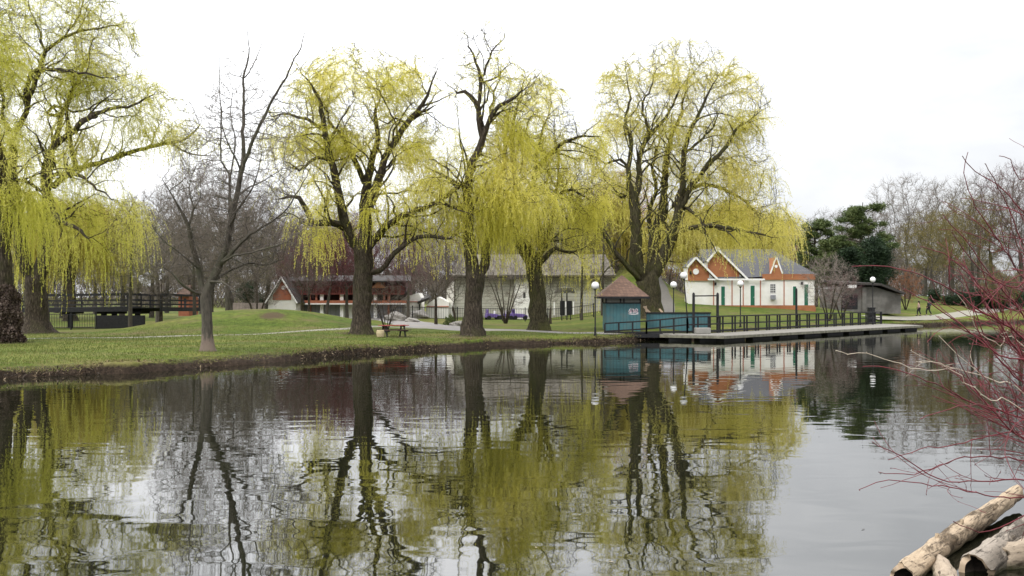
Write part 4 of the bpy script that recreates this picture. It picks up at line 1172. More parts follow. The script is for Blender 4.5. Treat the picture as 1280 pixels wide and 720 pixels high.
# --- background bare trees: a few grown shapes, copied
def grow_template(kind, seed, buds=0, H=12.0):
    rng = np.random.default_rng(seed)
    sk = Skel()
    lean = rng.normal(0, 0.25, 2)
    r0 = H * 0.017
    if kind == 'round':
        sk.limb([(0, 0, -0.3), (0.05, 0, H * .12), (lean[0] * .5, lean[1] * .5, H * .22), (lean[0], lean[1], H * .34)], [r0 * 1.3, r0, r0 * .9, r0 * .7])
        bl = [(0, 0, H * .62, H * .36, H * .36, H * .36)]
    elif kind == 'vase':
        sk.limb([(0, 0, -0.3), (0, 0.05, H * .1), (lean[0] * .4, lean[1] * .4, H * .2)], [r0 * 1.3, r0, r0 * .9])
        bl = [(0, 0, H * .78, H * .34, H * .34, H * .24), (0, 0, H * .5, H * .2, H * .2, H * .25)]
    elif kind == 'tall':
        sk.limb([(0, 0, -0.3), (0, 0, H * .2), (lean[0] * .6, lean[1] * .6, H * .5), (lean[0], lean[1], H * .8)], [r0 * 1.1, r0 * .9, r0 * .6, r0 * .3])
        bl = [(0, 0, H * .66, H * .2, H * .2, H * .36), (0, 0, H * .42, H * .22, H * .22, H * .16)]
    elif kind == 'shrub':
        for k in range(6):
            a = k * 1.05 + rng.uniform(0, .5)
            sk.limb([(0.1 * math.cos(a), 0.1 * math.sin(a), -0.2), (H * .1 * math.cos(a), H * .1 * math.sin(a), H * .25), (H * .2 * math.cos(a), H * .2 * math.sin(a), H * .5)], [r0 * .6, r0 * .45, r0 * .25])
        bl = [(0, 0, H * .55, H * .42, H * .42, H * .42)]
    pts = []
    nat = {'round': 900, 'vase': 900, 'tall': 750, 'shrub': 650}[kind]
    for b in bl:
        v = rng.normal(0, 1, (nat // len(bl), 3)); v /= np.linalg.norm(v, axis=1)[:, None]
        v *= rng.uniform(.05, 1, len(v))[:, None] ** (1 / 2.5)
        pts.append(np.array(b[:3]) + v * np.array(b[3:]))
    sk.grow(np.concatenate(pts), step=H * .028, infl=H * .3, kill=H * .05, iters=60, jit=.22, rng=rng, bias=(0, 0, .1), start=2)
    sk.radii(tip=0.008, ex=2.2)
    V, F = skel_mesh(sk, thick=0.05, rng=rng, rough=.05)
    A, B, ra, rb, end = twigs(sk, rng, 0.03, 4, H * .065, 0.009, up=.3)
    V2, F2 = seg_tubes(A, B, ra, rb, 3)
    me1 = np_mesh('trunk', V, F, M['bark_grey'], smooth=True)
    if buds:
        k = int(len(end) * buds)
        pick = rng.integers(0, len(A), k)
        f = rng.uniform(0, 1, (k, 1))
        c = A[pick] * f + B[pick] * (1 - f) + rng.normal(0, .05, (k, 3))
        d = rng.normal(0, 1, (k, 3)); d /= np.linalg.norm(d, axis=1)[:, None]
        V3, F3 = rhombs(c, d, .13 * rng.uniform(.6, 1.3, k), .07, rng)
        tint = np.concatenate([np.full(len(V2), .3), np.repeat(rng.uniform(0, 1, k), 4)])
        V2 = np.concatenate([V2, V3]); F2 = np.concatenate([F2, F3 + len(V2) - len(V3)])
    else:
        tint = np.full(len(V2), .5)
    me2 = np_mesh('crown', V2, F2, M['twig_brown'], tint=tint)
    d1, d2 = me1.data, me2.data
    bpy.data.objects.remove(me1); bpy.data.objects.remove(me2)
    return d1, d2


TPL = {
    'round': [grow_template('round', 1), grow_template('round', 2)],
    'vase': [grow_template('vase', 3)],
    'tall': [grow_template('tall', 4)],
    'shrub': [grow_template('shrub', 5, H=12.0)],
    'budded': [grow_template('round', 6, buds=1.6)],
    'budshrub': [grow_template('shrub', 8, buds=1.4, H=12.0)],
}


def put_tree(kind, px, D, H, crown_mat, label, group, name='bare_tree', trunk_mat=None, width=1.0, cat='tree', var=None, sink=0.0):
    x = X(px, D)
    tp = TPL[kind]
    d1, d2 = tp[random.randrange(len(tp)) if var is None else var]
    t = thing(name, label, cat, (x, D, gz(x, D) - sink), random.uniform(0, 6.28), group)
    k = H / 12.0
    t.scale = (k * width, k * width, k)
    for nm, d, m in (('trunk', d1, trunk_mat or M['bark_grey']), ('crown', d2, crown_mat)):
        o = link(nm, d, t)
        o.material_slots[0].link = 'OBJECT'
        o.material_slots[0].material = m
    return t


EXTRA = []
G_BG = 'leafless trees far behind the park buildings'
WORDS = {'twig_grey': 'grey', 'twig_brown': 'brown', 'twig_maroon': 'maroon', 'twig_olive': 'olive', 'twig_orange': 'orange', 'bud_olive': 'olive', 'bud_orange': 'orange', 'bud_maroon': 'maroon', 'twig_pale': 'pale'}
# (kind, px, D, H, material, label)
singles = [
    ('round', 252, 92, 15.5, 'twig_grey', 'tall round leafless grey tree rising behind the young bare tree on the bank'),
    ('round', 198, 99, 14.0, 'twig_grey', 'broad leafless grey tree above the right end of the footbridge'),
    ('vase', 290, 97, 15.0, 'twig_grey', 'tall leafless grey tree directly behind the trunk fork of the young bare tree'),
    ('round', 322, 101, 13.5, 'twig_brown', 'leafless brown tree rising above the low pinkish wall'),
    ('tall', 243, 84, 9.5, 'twig_brown', 'dense brown conical tree beside the small red hut'),
    ('round', 201, 80, 7.5, 'twig_grey', 'small leafless tree at the right end of the black footbridge'),
    ('tall', 163, 74, 9.0, 'twig_olive', 'slim tree with a pale trunk in front of the black footbridge'),
    ('shrub', 321, 90, 7.0, 'twig_grey', 'grey leafless tree left of the brick gabled house'),
    ('round', 377, 86, 7.2, 'twig_maroon', 'maroon budding tree just right of the brick gabled house'),
    ('budded', 408, 89, 8.6, 'bud_maroon', 'maroon budding tree before the left half of the pavilion balcony'),
    ('budded', 434, 91, 9.2, 'bud_maroon', 'maroon budding tree close behind the straight trunked willow'),
    ('round', 510, 92, 8.4, 'twig_maroon', 'dull maroon tree over the sheds right of the straight trunked willow'),
    ('round', 386, 78, 5.5, 'twig_brown', 'dark small tree in front of the grey shutters, left of the straight trunked willow'),
    ('shrub', 483, 68, 3.8, 'twig_grey', 'small leafless sapling directly behind the red picnic table'),
    ('round', 545, 82, 7.0, 'twig_grey', 'low bushy bare tree with a stout trunk in front of the white sheds'),
    ('vase', 568, 86, 6.5, 'twig_brown', 'thin leaning bare tree left of the dark trunked willow, by the tall white wall'),
    ('shrub', 632, 86, 6.8, 'twig_grey', 'multi stemmed bare tree by the fence between two willow trunks'),
    ('vase', 688, 86, 6.4, 'twig_brown', 'dark forked bare tree just right of the leaning willow trunk'),
    ('tall', 727, 88, 8.5, 'twig_olive', 'slim pale trunked tree left of the lamp by the teal hut'),
    ('tall', 753, 92, 9.5, 'twig_grey', 'bare tree right behind the roof of the teal hut, beside the lamp'),
    ('vase', 1135, 150, 18.5, 'twig_grey', 'tallest slender leafless tree standing alone right of the pines'),
    ('shrub', 1036, 97, 7.0, 'twig_pale', 'spreading bare bush with pinkish pale limbs at the right end of the white house'),
    ('shrub', 1052, 99, 5.0, 'twig_maroon', 'reddish twiggy bush in front of the concrete garage'),
    ('budshrub', 1132, 122, 5.6, 'bud_orange', 'orange budding shrub right of the concrete garage behind the two walkers'),
    ('budded', 1166, 138, 13.5, 'bud_olive', 'olive budding tree left end of the far right thicket'),
    ('budded', 1215, 142, 16.0, 'bud_olive', 'broad olive budding tree in the middle of the far right thicket'),
    ('round', 1190, 158, 19.5, 'twig_grey', 'grey leafless tree towering behind the olive trees at right'),
    ('round', 1240, 150, 20.0, 'twig_brown', 'brown leafless tree near the right edge, rising over the red branches'),
    ('round', 1278, 142, 20.5, 'twig_maroon', 'purplish leafless tree at the far right frame edge'),
    ('vase', 1300, 135, 19.0, 'twig_grey', 'grey leafless tree just past the right frame edge'),
    ('budshrub', 1252, 126, 7.0, 'bud_olive', 'low olive bush on the far right lawn'),
    ('shrub', 1100, 140, 9.0, 'twig_brown', 'brown leafless bush behind the garage roof'),
]
for kind, px, D, H, m, lab in singles:
    put_tree(kind, px, D, H, M[m], lab, None, trunk_mat=M['bark'] if H < 8 else M['bark_grey'], name='bare_bush' if kind in ('shrub', 'budshrub') and H < 8 else 'bare_tree', cat='bush' if 'bush' in lab or 'shrub' in lab else 'tree')
random.seed(21)
rows = []
for k in range(13): rows.append((-20 + k * 36, 118, 12.5, 15.5))
for k in range(17): rows.append((360 + k * 26, 122, 10.5, 13.5))
for k in range(22): rows.append((-40 + k * 40, 152, 13.0, 18.0))
for k in range(9): rows.append((990 + k * 40, 170, 12.0, 17.0))
for k in range(12): rows.append((700 + k * 26, 146, 9.5, 12.5))
left_col = ['twig_grey', 'twig_brown', 'twig_grey', 'twig_olive']
for i, (px, D, h0, h1) in enumerate(rows):
    px += random.uniform(-11, 11); D += random.uniform(-5, 6)
    if px < 345: m = random.choice(left_col)
    elif px < 600: m = random.choice(['twig_maroon', 'twig_maroon', 'twig_brown', 'twig_grey'])
    elif px < 720: m = random.choice(['twig_olive', 'twig_brown', 'twig_grey'])
    elif px < 960: m = random.choice(['bud_orange', 'twig_orange', 'twig_olive', 'bud_olive'])
    else: m = random.choice(['twig_grey', 'twig_brown', 'twig_olive'])
    kind = 'budded' if m.startswith('bud') or m == 'twig_olive' else random.choice(['round', 'round', 'vase', 'tall'])
    if 'orange' in m: kind = 'budded'
    w = WORDS[m]
    side = 'left' if px < 345 else 'middle' if px < 720 else 'centre right' if px < 960 else 'right'
    where = {'left': 'in the wood beyond the footbridge and mound', 'middle': 'in the wood behind the shutters and siding building',
             'centre right': 'on the slope behind the largest willow', 'right': 'in the wood behind the pines and garage'}[side]
    if px > 1110: where = 'in the distant thicket beyond the right lawn'
    put_tree(kind, px, D, random.uniform(h0, h1), M[m], 'distant leafless %s twigged tree %s' % (w, where), 'distant %s trees %s' % (w, where), width=1.15)


# far-off wood that reads as one mass
def far_wood():
    rng = np.random.default_rng(77)
    n = 120000
    a = rng.uniform(-0.75, 0.75, n)
    D = rng.uniform(215, 262, n)
    x = D * a; y = D
    prof = 9.5 + 2.6 * np.sin(a * 23) + 1.8 * np.sin(a * 57 + 1) + 1.2 * np.sin(a * 131 + 2)
    hz = rng.uniform(0, 1, n) ** 0.8 * prof
    zz = ground(x, y) + hz
    d = rng.normal(0, .45, (n, 3)); d[:, 2] += 1.0
    d /= np.linalg.norm(d, axis=1)[:, None]
    V, F = rhombs(np.stack([x, y, zz], -1), d, rng.uniform(.9, 2.6, n), rng.uniform(.09, .22, n), rng)
    o = np_mesh('distant_wood', V, F, mat_leaf('distant_twig', [(0, (.05, .042, .036)), (.6, (.12, .10, .085)), (1, (.19, .16, .10))], trans=0), tint=np.repeat(rng.uniform(0, 1, n), 4))
    tag(o, 'hazy brown mass of leafless woodland closing the view behind the park', 'woodland', kind='stuff')


far_wood()


# --- conifers
def conifer(px, D, H, label, mat, pads, seed, name='pine_tree', trunk_r=0.2):
    rng = np.random.default_rng(seed)
    x = X(px, D); g = gz(x, D)
    t = thing(name, label, 'tree', (x, D, g), 0, None)
    sk = Skel()
    sk.limb([(0, 0, -.3), (.1, 0, H * .35), (-.15, .1, H * .7), (.05, 0, H * .97)], [trunk_r, trunk_r * .8, trunk_r * .5, .04])
    C = []
    for (ox, oz, rx, rz_) in pads:
        oy = rng.uniform(-1, 1) * rx * .5
        sk.limb([(0, 0, max(H * .1, oz - rx * .45 - .3)), (ox * .5, oy * .5, oz - .25), (ox, oy, oz)], [.09, .06, .03], step=.4)
        n = int(900 * rx * rx + 200)
        v = rng.normal(0, 1, (n, 3)); v /= np.linalg.norm(v, axis=1)[:, None]
        v *= np.abs(rng.normal(.62, .34, n))[:, None]
        # lumpy outline
        lump = 1 + .28 * np.sin(v[:, 0] * 5 + ox) * np.sin(v[:, 1] * 6 + oz)
        C.append(np.array([ox, oy, oz]) + v * np.array([rx, rx, rz_]) * lump[:, None])
    sk.radii(tip=.03)
    V, F = skel_mesh(sk, rng=rng)
    np_mesh('trunk', V, F, M['bark'], t, smooth=True)
    C = np.concatenate(C)
    d = rng.normal(0, 1, C.shape); d[:, 2] = np.abs(d[:, 2]) * .6; d /= np.linalg.norm(d, axis=1)[:, None]
    V, F = rhombs(C, d, .34 * rng.uniform(.6, 1.3, len(C)), .075, rng)
    hgt = (C[:, 2] - C[:, 2].min()) / np.ptp(C[:, 2])
    tn = np.clip(.45 + rng.normal(0, .25, len(C)) + .15 * np.sin(C[:, 0] * 3), 0, 1)
    np_mesh('crown', V, F, mat, t, tint=np.repeat(tn, 4))
    return t


def pads_flat(H, w, n, seed, lo=.45, narrow=False):
    r = random.Random(seed); out = []
    for k in range(n):
        f = lo + (1 - lo) * (k + r.random()) / n
        ww = w * (1 - (0.75 if narrow else .45) * max(0, (f - lo) / (1 - lo)) ** 1.5)
        ox = r.uniform(-1, 1) * ww
        out.append((ox, H * f * .99, r.uniform(.45, 1.05), r.uniform(.22, .5)))
    return out


conifer(1078, 118, 13.2, 'flat topped dark green pine, tallest evergreen right of the white house', M['needle'], pads_flat(12.6, 3.6, 48, 3), 3)
conifer(1020, 122, 11.0, 'shorter bushy pine left of the flat topped pine, behind the white house roof', M['needle'], pads_flat(10.6, 2.7, 40, 4, lo=.35), 4)
conifer(1046, 120, 8.6, 'rounded low pine filling the gap between two taller pines', M['needle'], pads_flat(8.2, 2.9, 36, 9, lo=.3), 9)
conifer(1094, 112, 8.6, 'very dark dense cedar just behind the garage lamp', M['needle_dark'], [(random.Random(k).uniform(-1, 1) * 2.0 * (1 - k / 40), 8.3 * (.1 + .88 * k / 30), 1.15, .8) for k in range(30)], 5, name='cedar_tree')
conifer(1066, 116, 7.5, 'second dark cedar between the garage roof and the flat topped pine', M['needle_dark'], [(random.Random(k + 50).uniform(-1, 1) * 2.2 * (1 - k / 36), 7.2 * (.25 + .72 * k / 24), 1.1, .7) for k in range(24)], 6, name='cedar_tree')
conifer(314, 112, 4.5, 'small dark evergreen bush beside the grey wall left of the brick gable', M['needle_dark'], [(random.Random(k + 90).uniform(-1, 1) * 1.6, 4.2 * (.15 + .8 * k / 10), .9, .7) for k in range(10)], 8, name='evergreen_bush')
conifer(1245, 130, 3.2, 'low dark evergreen hedge clump on the far right lawn', M['needle_dark'], [(random.Random(k + 9).uniform(-1, 1) * 3.4, 2.4 * (.2 + .7 * (k % 5) / 5), 1.0, .8) for k in range(14)], 10, name='evergreen_bush')
conifer(1190, 134, 2.6, 'low dark evergreen clump behind the two walkers', M['needle_dark'], [(random.Random(k + 19).uniform(-1, 1) * 3.4, 2.0 * (.2 + .7 * (k % 5) / 5), .9, .7) for k in range(12)], 12, name='evergreen_bush')


def leaf_lump(name, label, cat, x, y, rx, rz, n, mat, leaf=.09, seed=1, group=None):
    rng = np.random.default_rng(seed)
    g = gz(x, y)
    v = rng.normal(0, 1, (n, 3)); v /= np.linalg.norm(v, axis=1)[:, None]
    v *= (rng.uniform(.5, 1, n)[:, None]) ** .6
    v[:, 2] = np.abs(v[:, 2]) if rz < 1.2 else v[:, 2] * .5 + .5
    lump = 1 + .15 * np.sin(v[:, 0] * 7 + v[:, 2] * 9)
    c = v * np.array([rx, rx, rz]) * lump[:, None]
    d = rng.normal(0, 1, c.shape); d /= np.linalg.norm(d, axis=1)[:, None]
    V, F = rhombs(c, d, leaf * 1.3, leaf, rng)
    o = np_mesh(name, V, F, mat, tint=np.repeat(rng.uniform(0, 1, n), 4))
    o.location = (x, y, g)
    return tag(o, label, cat, group)


# brown climber round the near willow's foot: a cylinder of leaves
def climber():
    rng = np.random.default_rng(14)
    x, y = X(4, 56), 56
    n = 15000
    h = rng.uniform(0, 3.3, n); a = rng.uniform(0, 6.283, n)
    r = (.98 + .14 * np.sin(h * 5 + a * 2) + .10 * np.sin(a * 5 - h * 3)) * (1 - .38 * (h / 3.3) ** 2.4) * rng.uniform(.72, 1.0, n)
    c = np.stack([r * np.cos(a), r * np.sin(a), h], -1)
    d = rng.normal(0, 1, c.shape); d /= np.linalg.norm(d, axis=1)[:, None]
    V, F = rhombs(c, d, .15, .11, rng)
    o = np_mesh('climbing_shrub', V, F, M['ivy'], tint=np.repeat(rng.uniform(0, 1, n), 4))
    o.location = (x, y, gz(x, y) - .05)
    tag(o, 'dense brown leaved climber wrapped round the foot of the leftmost willow', 'shrub')


climber()
leaf_lump('small_shrub', 'small round green shrub on the grass left of the dark trunked willow', 'shrub', X(563, 82), 82, .55, .85, 1600, M['needle'], leaf=.07, seed=3)

# ---------------------------------------------------------------- grass blades and litter
def scatter():
    rng = np.random.default_rng(9)
    # blades over the lawn in view
    n = 60000
    D = 36 + 34 * rng.uniform(0, 1, n) ** 1.1
    px = rng.uniform(-20, 800, n)
    x = (px - 640) / FPX * D
    d = pond_sd(x, D); k = d > .45
    x, D, d = x[k], D[k], d[k]
    z = lawn_h(x, D, d)
    h = rng.uniform(.05, .13, len(x))
    dr = rng.normal(0, .35, (len(x), 3)); dr[:, 2] = 1; dr /= np.linalg.norm(dr, axis=1)[:, None]
    c1 = np.stack([x, D, z + h * .45], -1)
    t1 = np.clip(rng.normal(.42, .2, len(x)) + .18 * np.sin(x * .8) * np.sin(D * .6), 0, 1)
    # overhanging fringe along the far bank
    m = len(SHORE)
    idx = rng.integers(0, m, 52000)
    off = rng.uniform(.08, 1.5, len(idx)) * rng.uniform(.4, 1, len(idx))
    q = SHORE[idx] + SHN[idx] * off[:, None] + rng.normal(0, .1, (len(idx), 2))
    k0 = (q[:, 1] > 34)
    q = q[k0]; off = off[k0]
    dd = np.maximum(pond_sd(q[:, 0], q[:, 1]), 0)
    kk = SHK[idx][k0]; ff = np.clip((off - .3) / 1.9, 0, 1)
    z2 = np.where(off < .3, (.26 + off * .45) * kk, lawn_h(q[:, 0], q[:, 1], dd) * ff + (1 - ff) * .41 * kk)
    dr2 = rng.normal(0, .6, (len(q), 3)); dr2[:, 2] = np.where(off < .3, rng.uniform(-.8, .5, len(q)), 1); dr2 /= np.linalg.norm(dr2, axis=1)[:, None]
    c2 = np.concatenate([q, (z2 + .03)[:, None]], 1)
    t2 = np.clip(rng.normal(.78, .2, len(q)), 0, 1)
    C = np.concatenate([c1, c2]); DR = np.concatenate([dr, dr2]); H = np.concatenate([h, rng.uniform(.08, .24, len(q))])
    V, F = rhombs(C, DR, H, .022, rng)
    o = np_mesh('grass_blades', V, F, M['blade'], tint=np.repeat(np.concatenate([t1, t2]), 4))
    tag(o, 'short spring grass and straw fringe on the lawn and bank', 'grass', kind='stuff')
    # sticks, roots and dead leaves on the cut bank
    idx = rng.integers(0, m, 26000)
    off = rng.uniform(-.05, .42, len(idx))
    q = SHORE[idx] + SHN[idx] * off[:, None] + rng.normal(0, .1, (len(idx), 2))
    z3 = np.clip((off + .03) * 1.25, .02, .42) * SHK[idx] + rng.normal(0, .03, len(idx))
    k = (q[:, 1] > 34) | ((q[:, 0] > 6) & (q[:, 1] > 7))
    q = q[k]; z3 = z3[k]
    d = rng.normal(0, 1, (len(q), 3)); d /= np.linalg.norm(d, axis=1)[:, None]
    V, F = rhombs(np.concatenate([q, z3[:, None]], 1), d, rng.uniform(.05, .28, len(q)), rng.uniform(.02, .07, len(q)), rng)
    o = np_mesh('bank_litter', V, F, M['litter'], tint=np.repeat(rng.uniform(0, 1, len(q)) ** 1.5, 4))
    tag(o, 'dead leaves, sticks and exposed roots along the dark cut bank', 'leaf litter', kind='stuff')
    # bits floating on the water
    n = 46
    D = 11 + 34 * rng.uniform(0, 1, n) ** 1.3; px = rng.uniform(300, 1260, n)
    x = (px - 640) / FPX * D
    c = np.stack([x, D, np.full(n, .006)], -1)
    d = rng.normal(0, 1, (n, 3)); d[:, 2] = 0; d /= np.linalg.norm(d, axis=1)[:, None]
    s = np.cross(d, [0, 0, 1.0])
    l = rng.uniform(.015, .05, n)[:, None]
    V = np.stack([c - d * l, c + s * l * .4, c + d * l + [0, 0, .004], c - s * l * .4], 1).reshape(-1, 3)
    o = np_mesh('floating_leaves', V, np.arange(n * 4).reshape(-1, 4), M['litter'], tint=np.repeat(rng.choice([.1, .5, 1], n), 4))
    tag(o, 'scattered tiny leaves and fluff floating on the pond', 'leaves', kind='stuff')


scatter()

# ---------------------------------------------------------------- white house with orange gables
def white_house():
    D = 104.0; s = FPX / D
    hx = lambda p: X(p, D)
    hz = lambda p: Z(p, D)
    t = thing('white_house', 'long white park house with orange gables, dark slate roof and green doors', 'house', (hx(936), D, hz(387)))
    org = t.location
    x0, x1 = hx(861), hx(1018)
    zb, zt = hz(384), hz(350)
    B = lambda m, nm, mat, par=t, **k: m.build(nm, mat, par, origin=org if par is t else (0, 0, 0), **k)
    xm = x0 + 1.9
    w = B(MB().box(x0, xm, D, D + 2.4, zb, zt + .02).box(xm, x1, D, D + 8, zb, zt + .02), 'wall', M['white'])
    B(MB().box(x0 - .12, xm, D - .1, D + 2.5, zb - 1.0, zb + .03).box(xm, x1 + .12, D - .1, D + 8.1, zb - 1.0, zb + .03), 'plinth', M['orange'])
    # base board of orange
    B(MB().box(x0 - .05, x1 + .05, D - .06, D, zb + .03, zb + .2), 'base_board', M['orange'])
    for p in (892, 915, 929, 950.5, 980):
        B(MB().box(hx(p) - .05, hx(p) + .05, D - .035, D, zb + .2, zt), 'red_post', M['redstripe'])
    # parapet on the right half
    B(MB().box(hx(953), hx(1018.5), D - .14, D + 8.05, zt + .02, hz(342.5)), 'parapet', M['orange'])
    # main roof, ridge along the front
    ez = hz(349)
    rp = MB().prism([(0, 0), (0, 0), (0, 0)], 0, 0)
    m = MB()
    # slope facing the pond from ridge to eave, between gable 2 and the right end, hipped at the right
    yf, yr, yb = D - .3, D + 4.2, D + 8.5
    zr = hz(312) + .25
    e0, e1 = hx(884), hx(1022)
    r0, r1 = hx(884), hx(978)
    m.add([(e0, yf, ez), (e1, yf + .5, hz(343)), (r1, yr, zr), (r0, yr, zr), (e1, yb, hz(343)), (e0, yb, ez)],
          [(0, 1, 2, 3), (3, 2, 4, 5), (1, 4, 2), (0, 3, 5), (0, 5, 4, 1)])
    B(m, 'roof', M['slate'])
    B(MB().box(e0, hx(955), yf - .06, yf + .02, ez - .12, ez + .06), 'gutter', M['white_trim'])

    def gable(pl, zl, pp, zp, pr, zr_, yfr, depth, panel_r, nm):
        """front gable: left foot, peak, right foot in picture units"""
        L = (hx(pl), hz(zl)); Pk = (hx(pp), hz(zp)); R_ = (hx(pr), hz(zr_))
        g = B(MB().prism([(L[0] + .1, zt), (L[0] + .1, L[1] - .1), (Pk[0], Pk[1] - .16), (R_[0] - .25, R_[1]), (R_[0] - .25, zt)], yfr, yfr + depth), 'gable', M['white_trim'])
        k = (hx(panel_r) - Pk[0]) / (R_[0] - Pk[0])
        zc = Pk[1] + (R_[1] - Pk[1]) * k
        B(MB().prism([(L[0] + .14, hz(351)), (L[0] + .14, L[1] - .2), (Pk[0], Pk[1] - .17), (hx(panel_r), zc - .16), (hx(panel_r), hz(351))], yfr - .05, yfr - .003), 'gable_panel', M['orange'])
        rm = MB()
        for a, b in ((L, Pk), (Pk, R_)):
            rm.slab((a[0], yfr - .3, a[1]), (b[0], yfr - .3, b[1]), (b[0], yfr + depth, b[1]), (a[0], yfr + depth, a[1]), .06)
        B(rm, 'gable_roof', M['slate'])
        tm = MB()
        for a, b in ((L, Pk), (Pk, R_)):
            tm.bar((a[0], yfr - .35, a[1] - .01), (b[0], yfr - .35, b[1] - .01), .09, .19)
        B(tm, 'bargeboard', M['white_trim'])
        return g
    gable(858, 334, 869, 322, 896, 349, D - .08, 2.5, 886, 'a')
    gable(883, 327, 896.5, 311.5, 934, 349, D + .06, 5.6, 924, 'b')
    # third little gable further back
    tm = MB().bar((hx(905), D + 6, hz(311)), (hx(910.5), D + 6, hz(304.5)), .07, .2).bar((hx(910.5), D + 6, hz(304.5)), (hx(917), D + 6, hz(311)), .07, .2)
    B(MB().prism([(hx(903), hz(325)), (hx(903), hz(314)), (hx(910.5), hz(305.5)), (hx(920), hz(316)), (hx(920), hz(325))], D + 6.1, D + 8.0), 'rear_gable', M['orange'])
    B(tm, 'rear_bargeboard', M['white_trim'])
    # pointed dormer on the parapet
    B(MB().prism([(hx(963), hz(342.6)), (hx(970), hz(321.5)), (hx(977), hz(342.6))], D - .12, D + 3), 'dormer', M['orange'])
    B(MB().bar((hx(962.5), D - .16, hz(342)), (hx(970), D - .16, hz(321)), .06, .13).bar((hx(970), D - .16, hz(321)), (hx(977.5), D - .16, hz(342)), .06, .13), 'dormer_trim', M['white_trim'])
    v = MB().tube([(hx(969.7), D - .17, hz(333)), (hx(969.7), D - .12, hz(333))], .16, 12).build('dormer_vent', M['white_trim'], t, origin=org)
    MB().tube([(hx(869.5), D - .2, hz(339.5)), (hx(869.5), D - .131, hz(339.5))], .31, 20).build('round_vent', M['white_trim'], t, origin=org)
    # doors
    for a, b, zt_ in ((901.3, 906, 358), (938, 943.2, 357), (991, 995.2, 358), (1005.2, 1010, 355.5)):
        d = MB().box(hx(a), hx(b), D - .05, D - .002, zb + .2, hz(zt_)).build('door', M['green_door'], t, origin=org)
        fr = MB()
        fr.box(hx(a) - .05, hx(a), D - .06, D - .001, zb + .2, hz(zt_) + .05).box(hx(b), hx(b) + .05, D - .06, D - .001, zb + .2, hz(zt_) + .05).box(hx(a), hx(b), D - .06, D - .001, hz(zt_), hz(zt_) + .05)
        fr.build('door_frame', M['white_trim'], d, origin=org)
        MB().sphere((hx(b) - .08, D - .08, zb + 1.05), .035, 8, 6).build('handle', M['white_trim'], d, origin=org)
    # window and unit below it
    wn = MB().box(hx(962.6), hx(969.4), D - .03, D - .002, hz(366), hz(355)).build('window', M['glass'], t, origin=org)
    fr = MB()
    for k in range(4):
        xx = hx(962.6) + (hx(969.4) - hx(962.6)) * k / 3
        fr.box(xx - .02, xx + .02, D - .05, D - .031, hz(366), hz(355))
    for k in range(5):
        zz = hz(366) + (hz(355) - hz(366)) * k / 4
        fr.box(hx(962.6) - .02, hx(969.4) + .02, D - .052, D - .032, zz - .015, zz + .015)
    fr.build('window_bars', M['white_trim'], wn, origin=org)
    MB().box(hx(962.8), hx(968.6), D - .4, D - .003, hz(374.5), hz(368.8)).build('cooling_unit', M['greydoor'], t, origin=org, bevel=.02)
    for a, z_ in ((863.0, 341), (893.8, 355), (1001.8, 354)):
        MB().box(hx(a) - .09, hx(a) + .09, D - .32, D - .1, hz(z_) - .16, hz(z_) + .16).box(hx(a) - .03, hx(a) + .03, D - .1, D, hz(z_) - .05, hz(z_) + .05).build('wall_lamp', M['black'], t, origin=org)
    return t


white_house()


# ---------------------------------------------------------------- concrete garage
def garage():
    D = 109.0
    hx = lambda p: X(p, D); hz = lambda p: Z(p, D)
    t = thing('garage', 'low concrete garage with black door set in the grass slope below the pines', 'garage', (hx(1080), D, hz(388)))
    org = t.location
    MB().prism([(hx(1046), hz(392)), (hx(1046), hz(361)), (hx(1056), hz(357)), (hx(1095), hz(359)), (hx(1126), hz(369)), (hx(1126), hz(392))], D, D + 6).build('wall', M['concrete_dark'], t, origin=org)
    MB().box(hx(1077), hx(1082), D - .25, D - .002, hz(392), hz(359.5)).build('buttress', M['concrete_dark'], t, origin=org)
    MB().box(hx(1052), hx(1072), D - .04, D - .003, hz(386.5), hz(368.5)).build('garage_door', M['black'], t, origin=org)
    r = MB()
    r.slab((hx(1050), D - .8, hz(355.5)), (hx(1098), D - .8, hz(357)), (hx(1098), D + 6.5, hz(353)), (hx(1050), D + 6.5, hz(351)), .22)
    r.slab((hx(1098), D - .8, hz(357)), (hx(1128), D - .8, hz(368.5)), (hx(1128), D + 6.5, hz(364)), (hx(1098), D + 6.5, hz(353)), .22)
    r.build('roof', M['roof_dark'], t, origin=org)
    MB().box(hx(1056), hx(1067), D - .9, D - .82, hz(360), hz(356.3)).build('sign_board', M['sign'], t, origin=org)
    return t


garage()


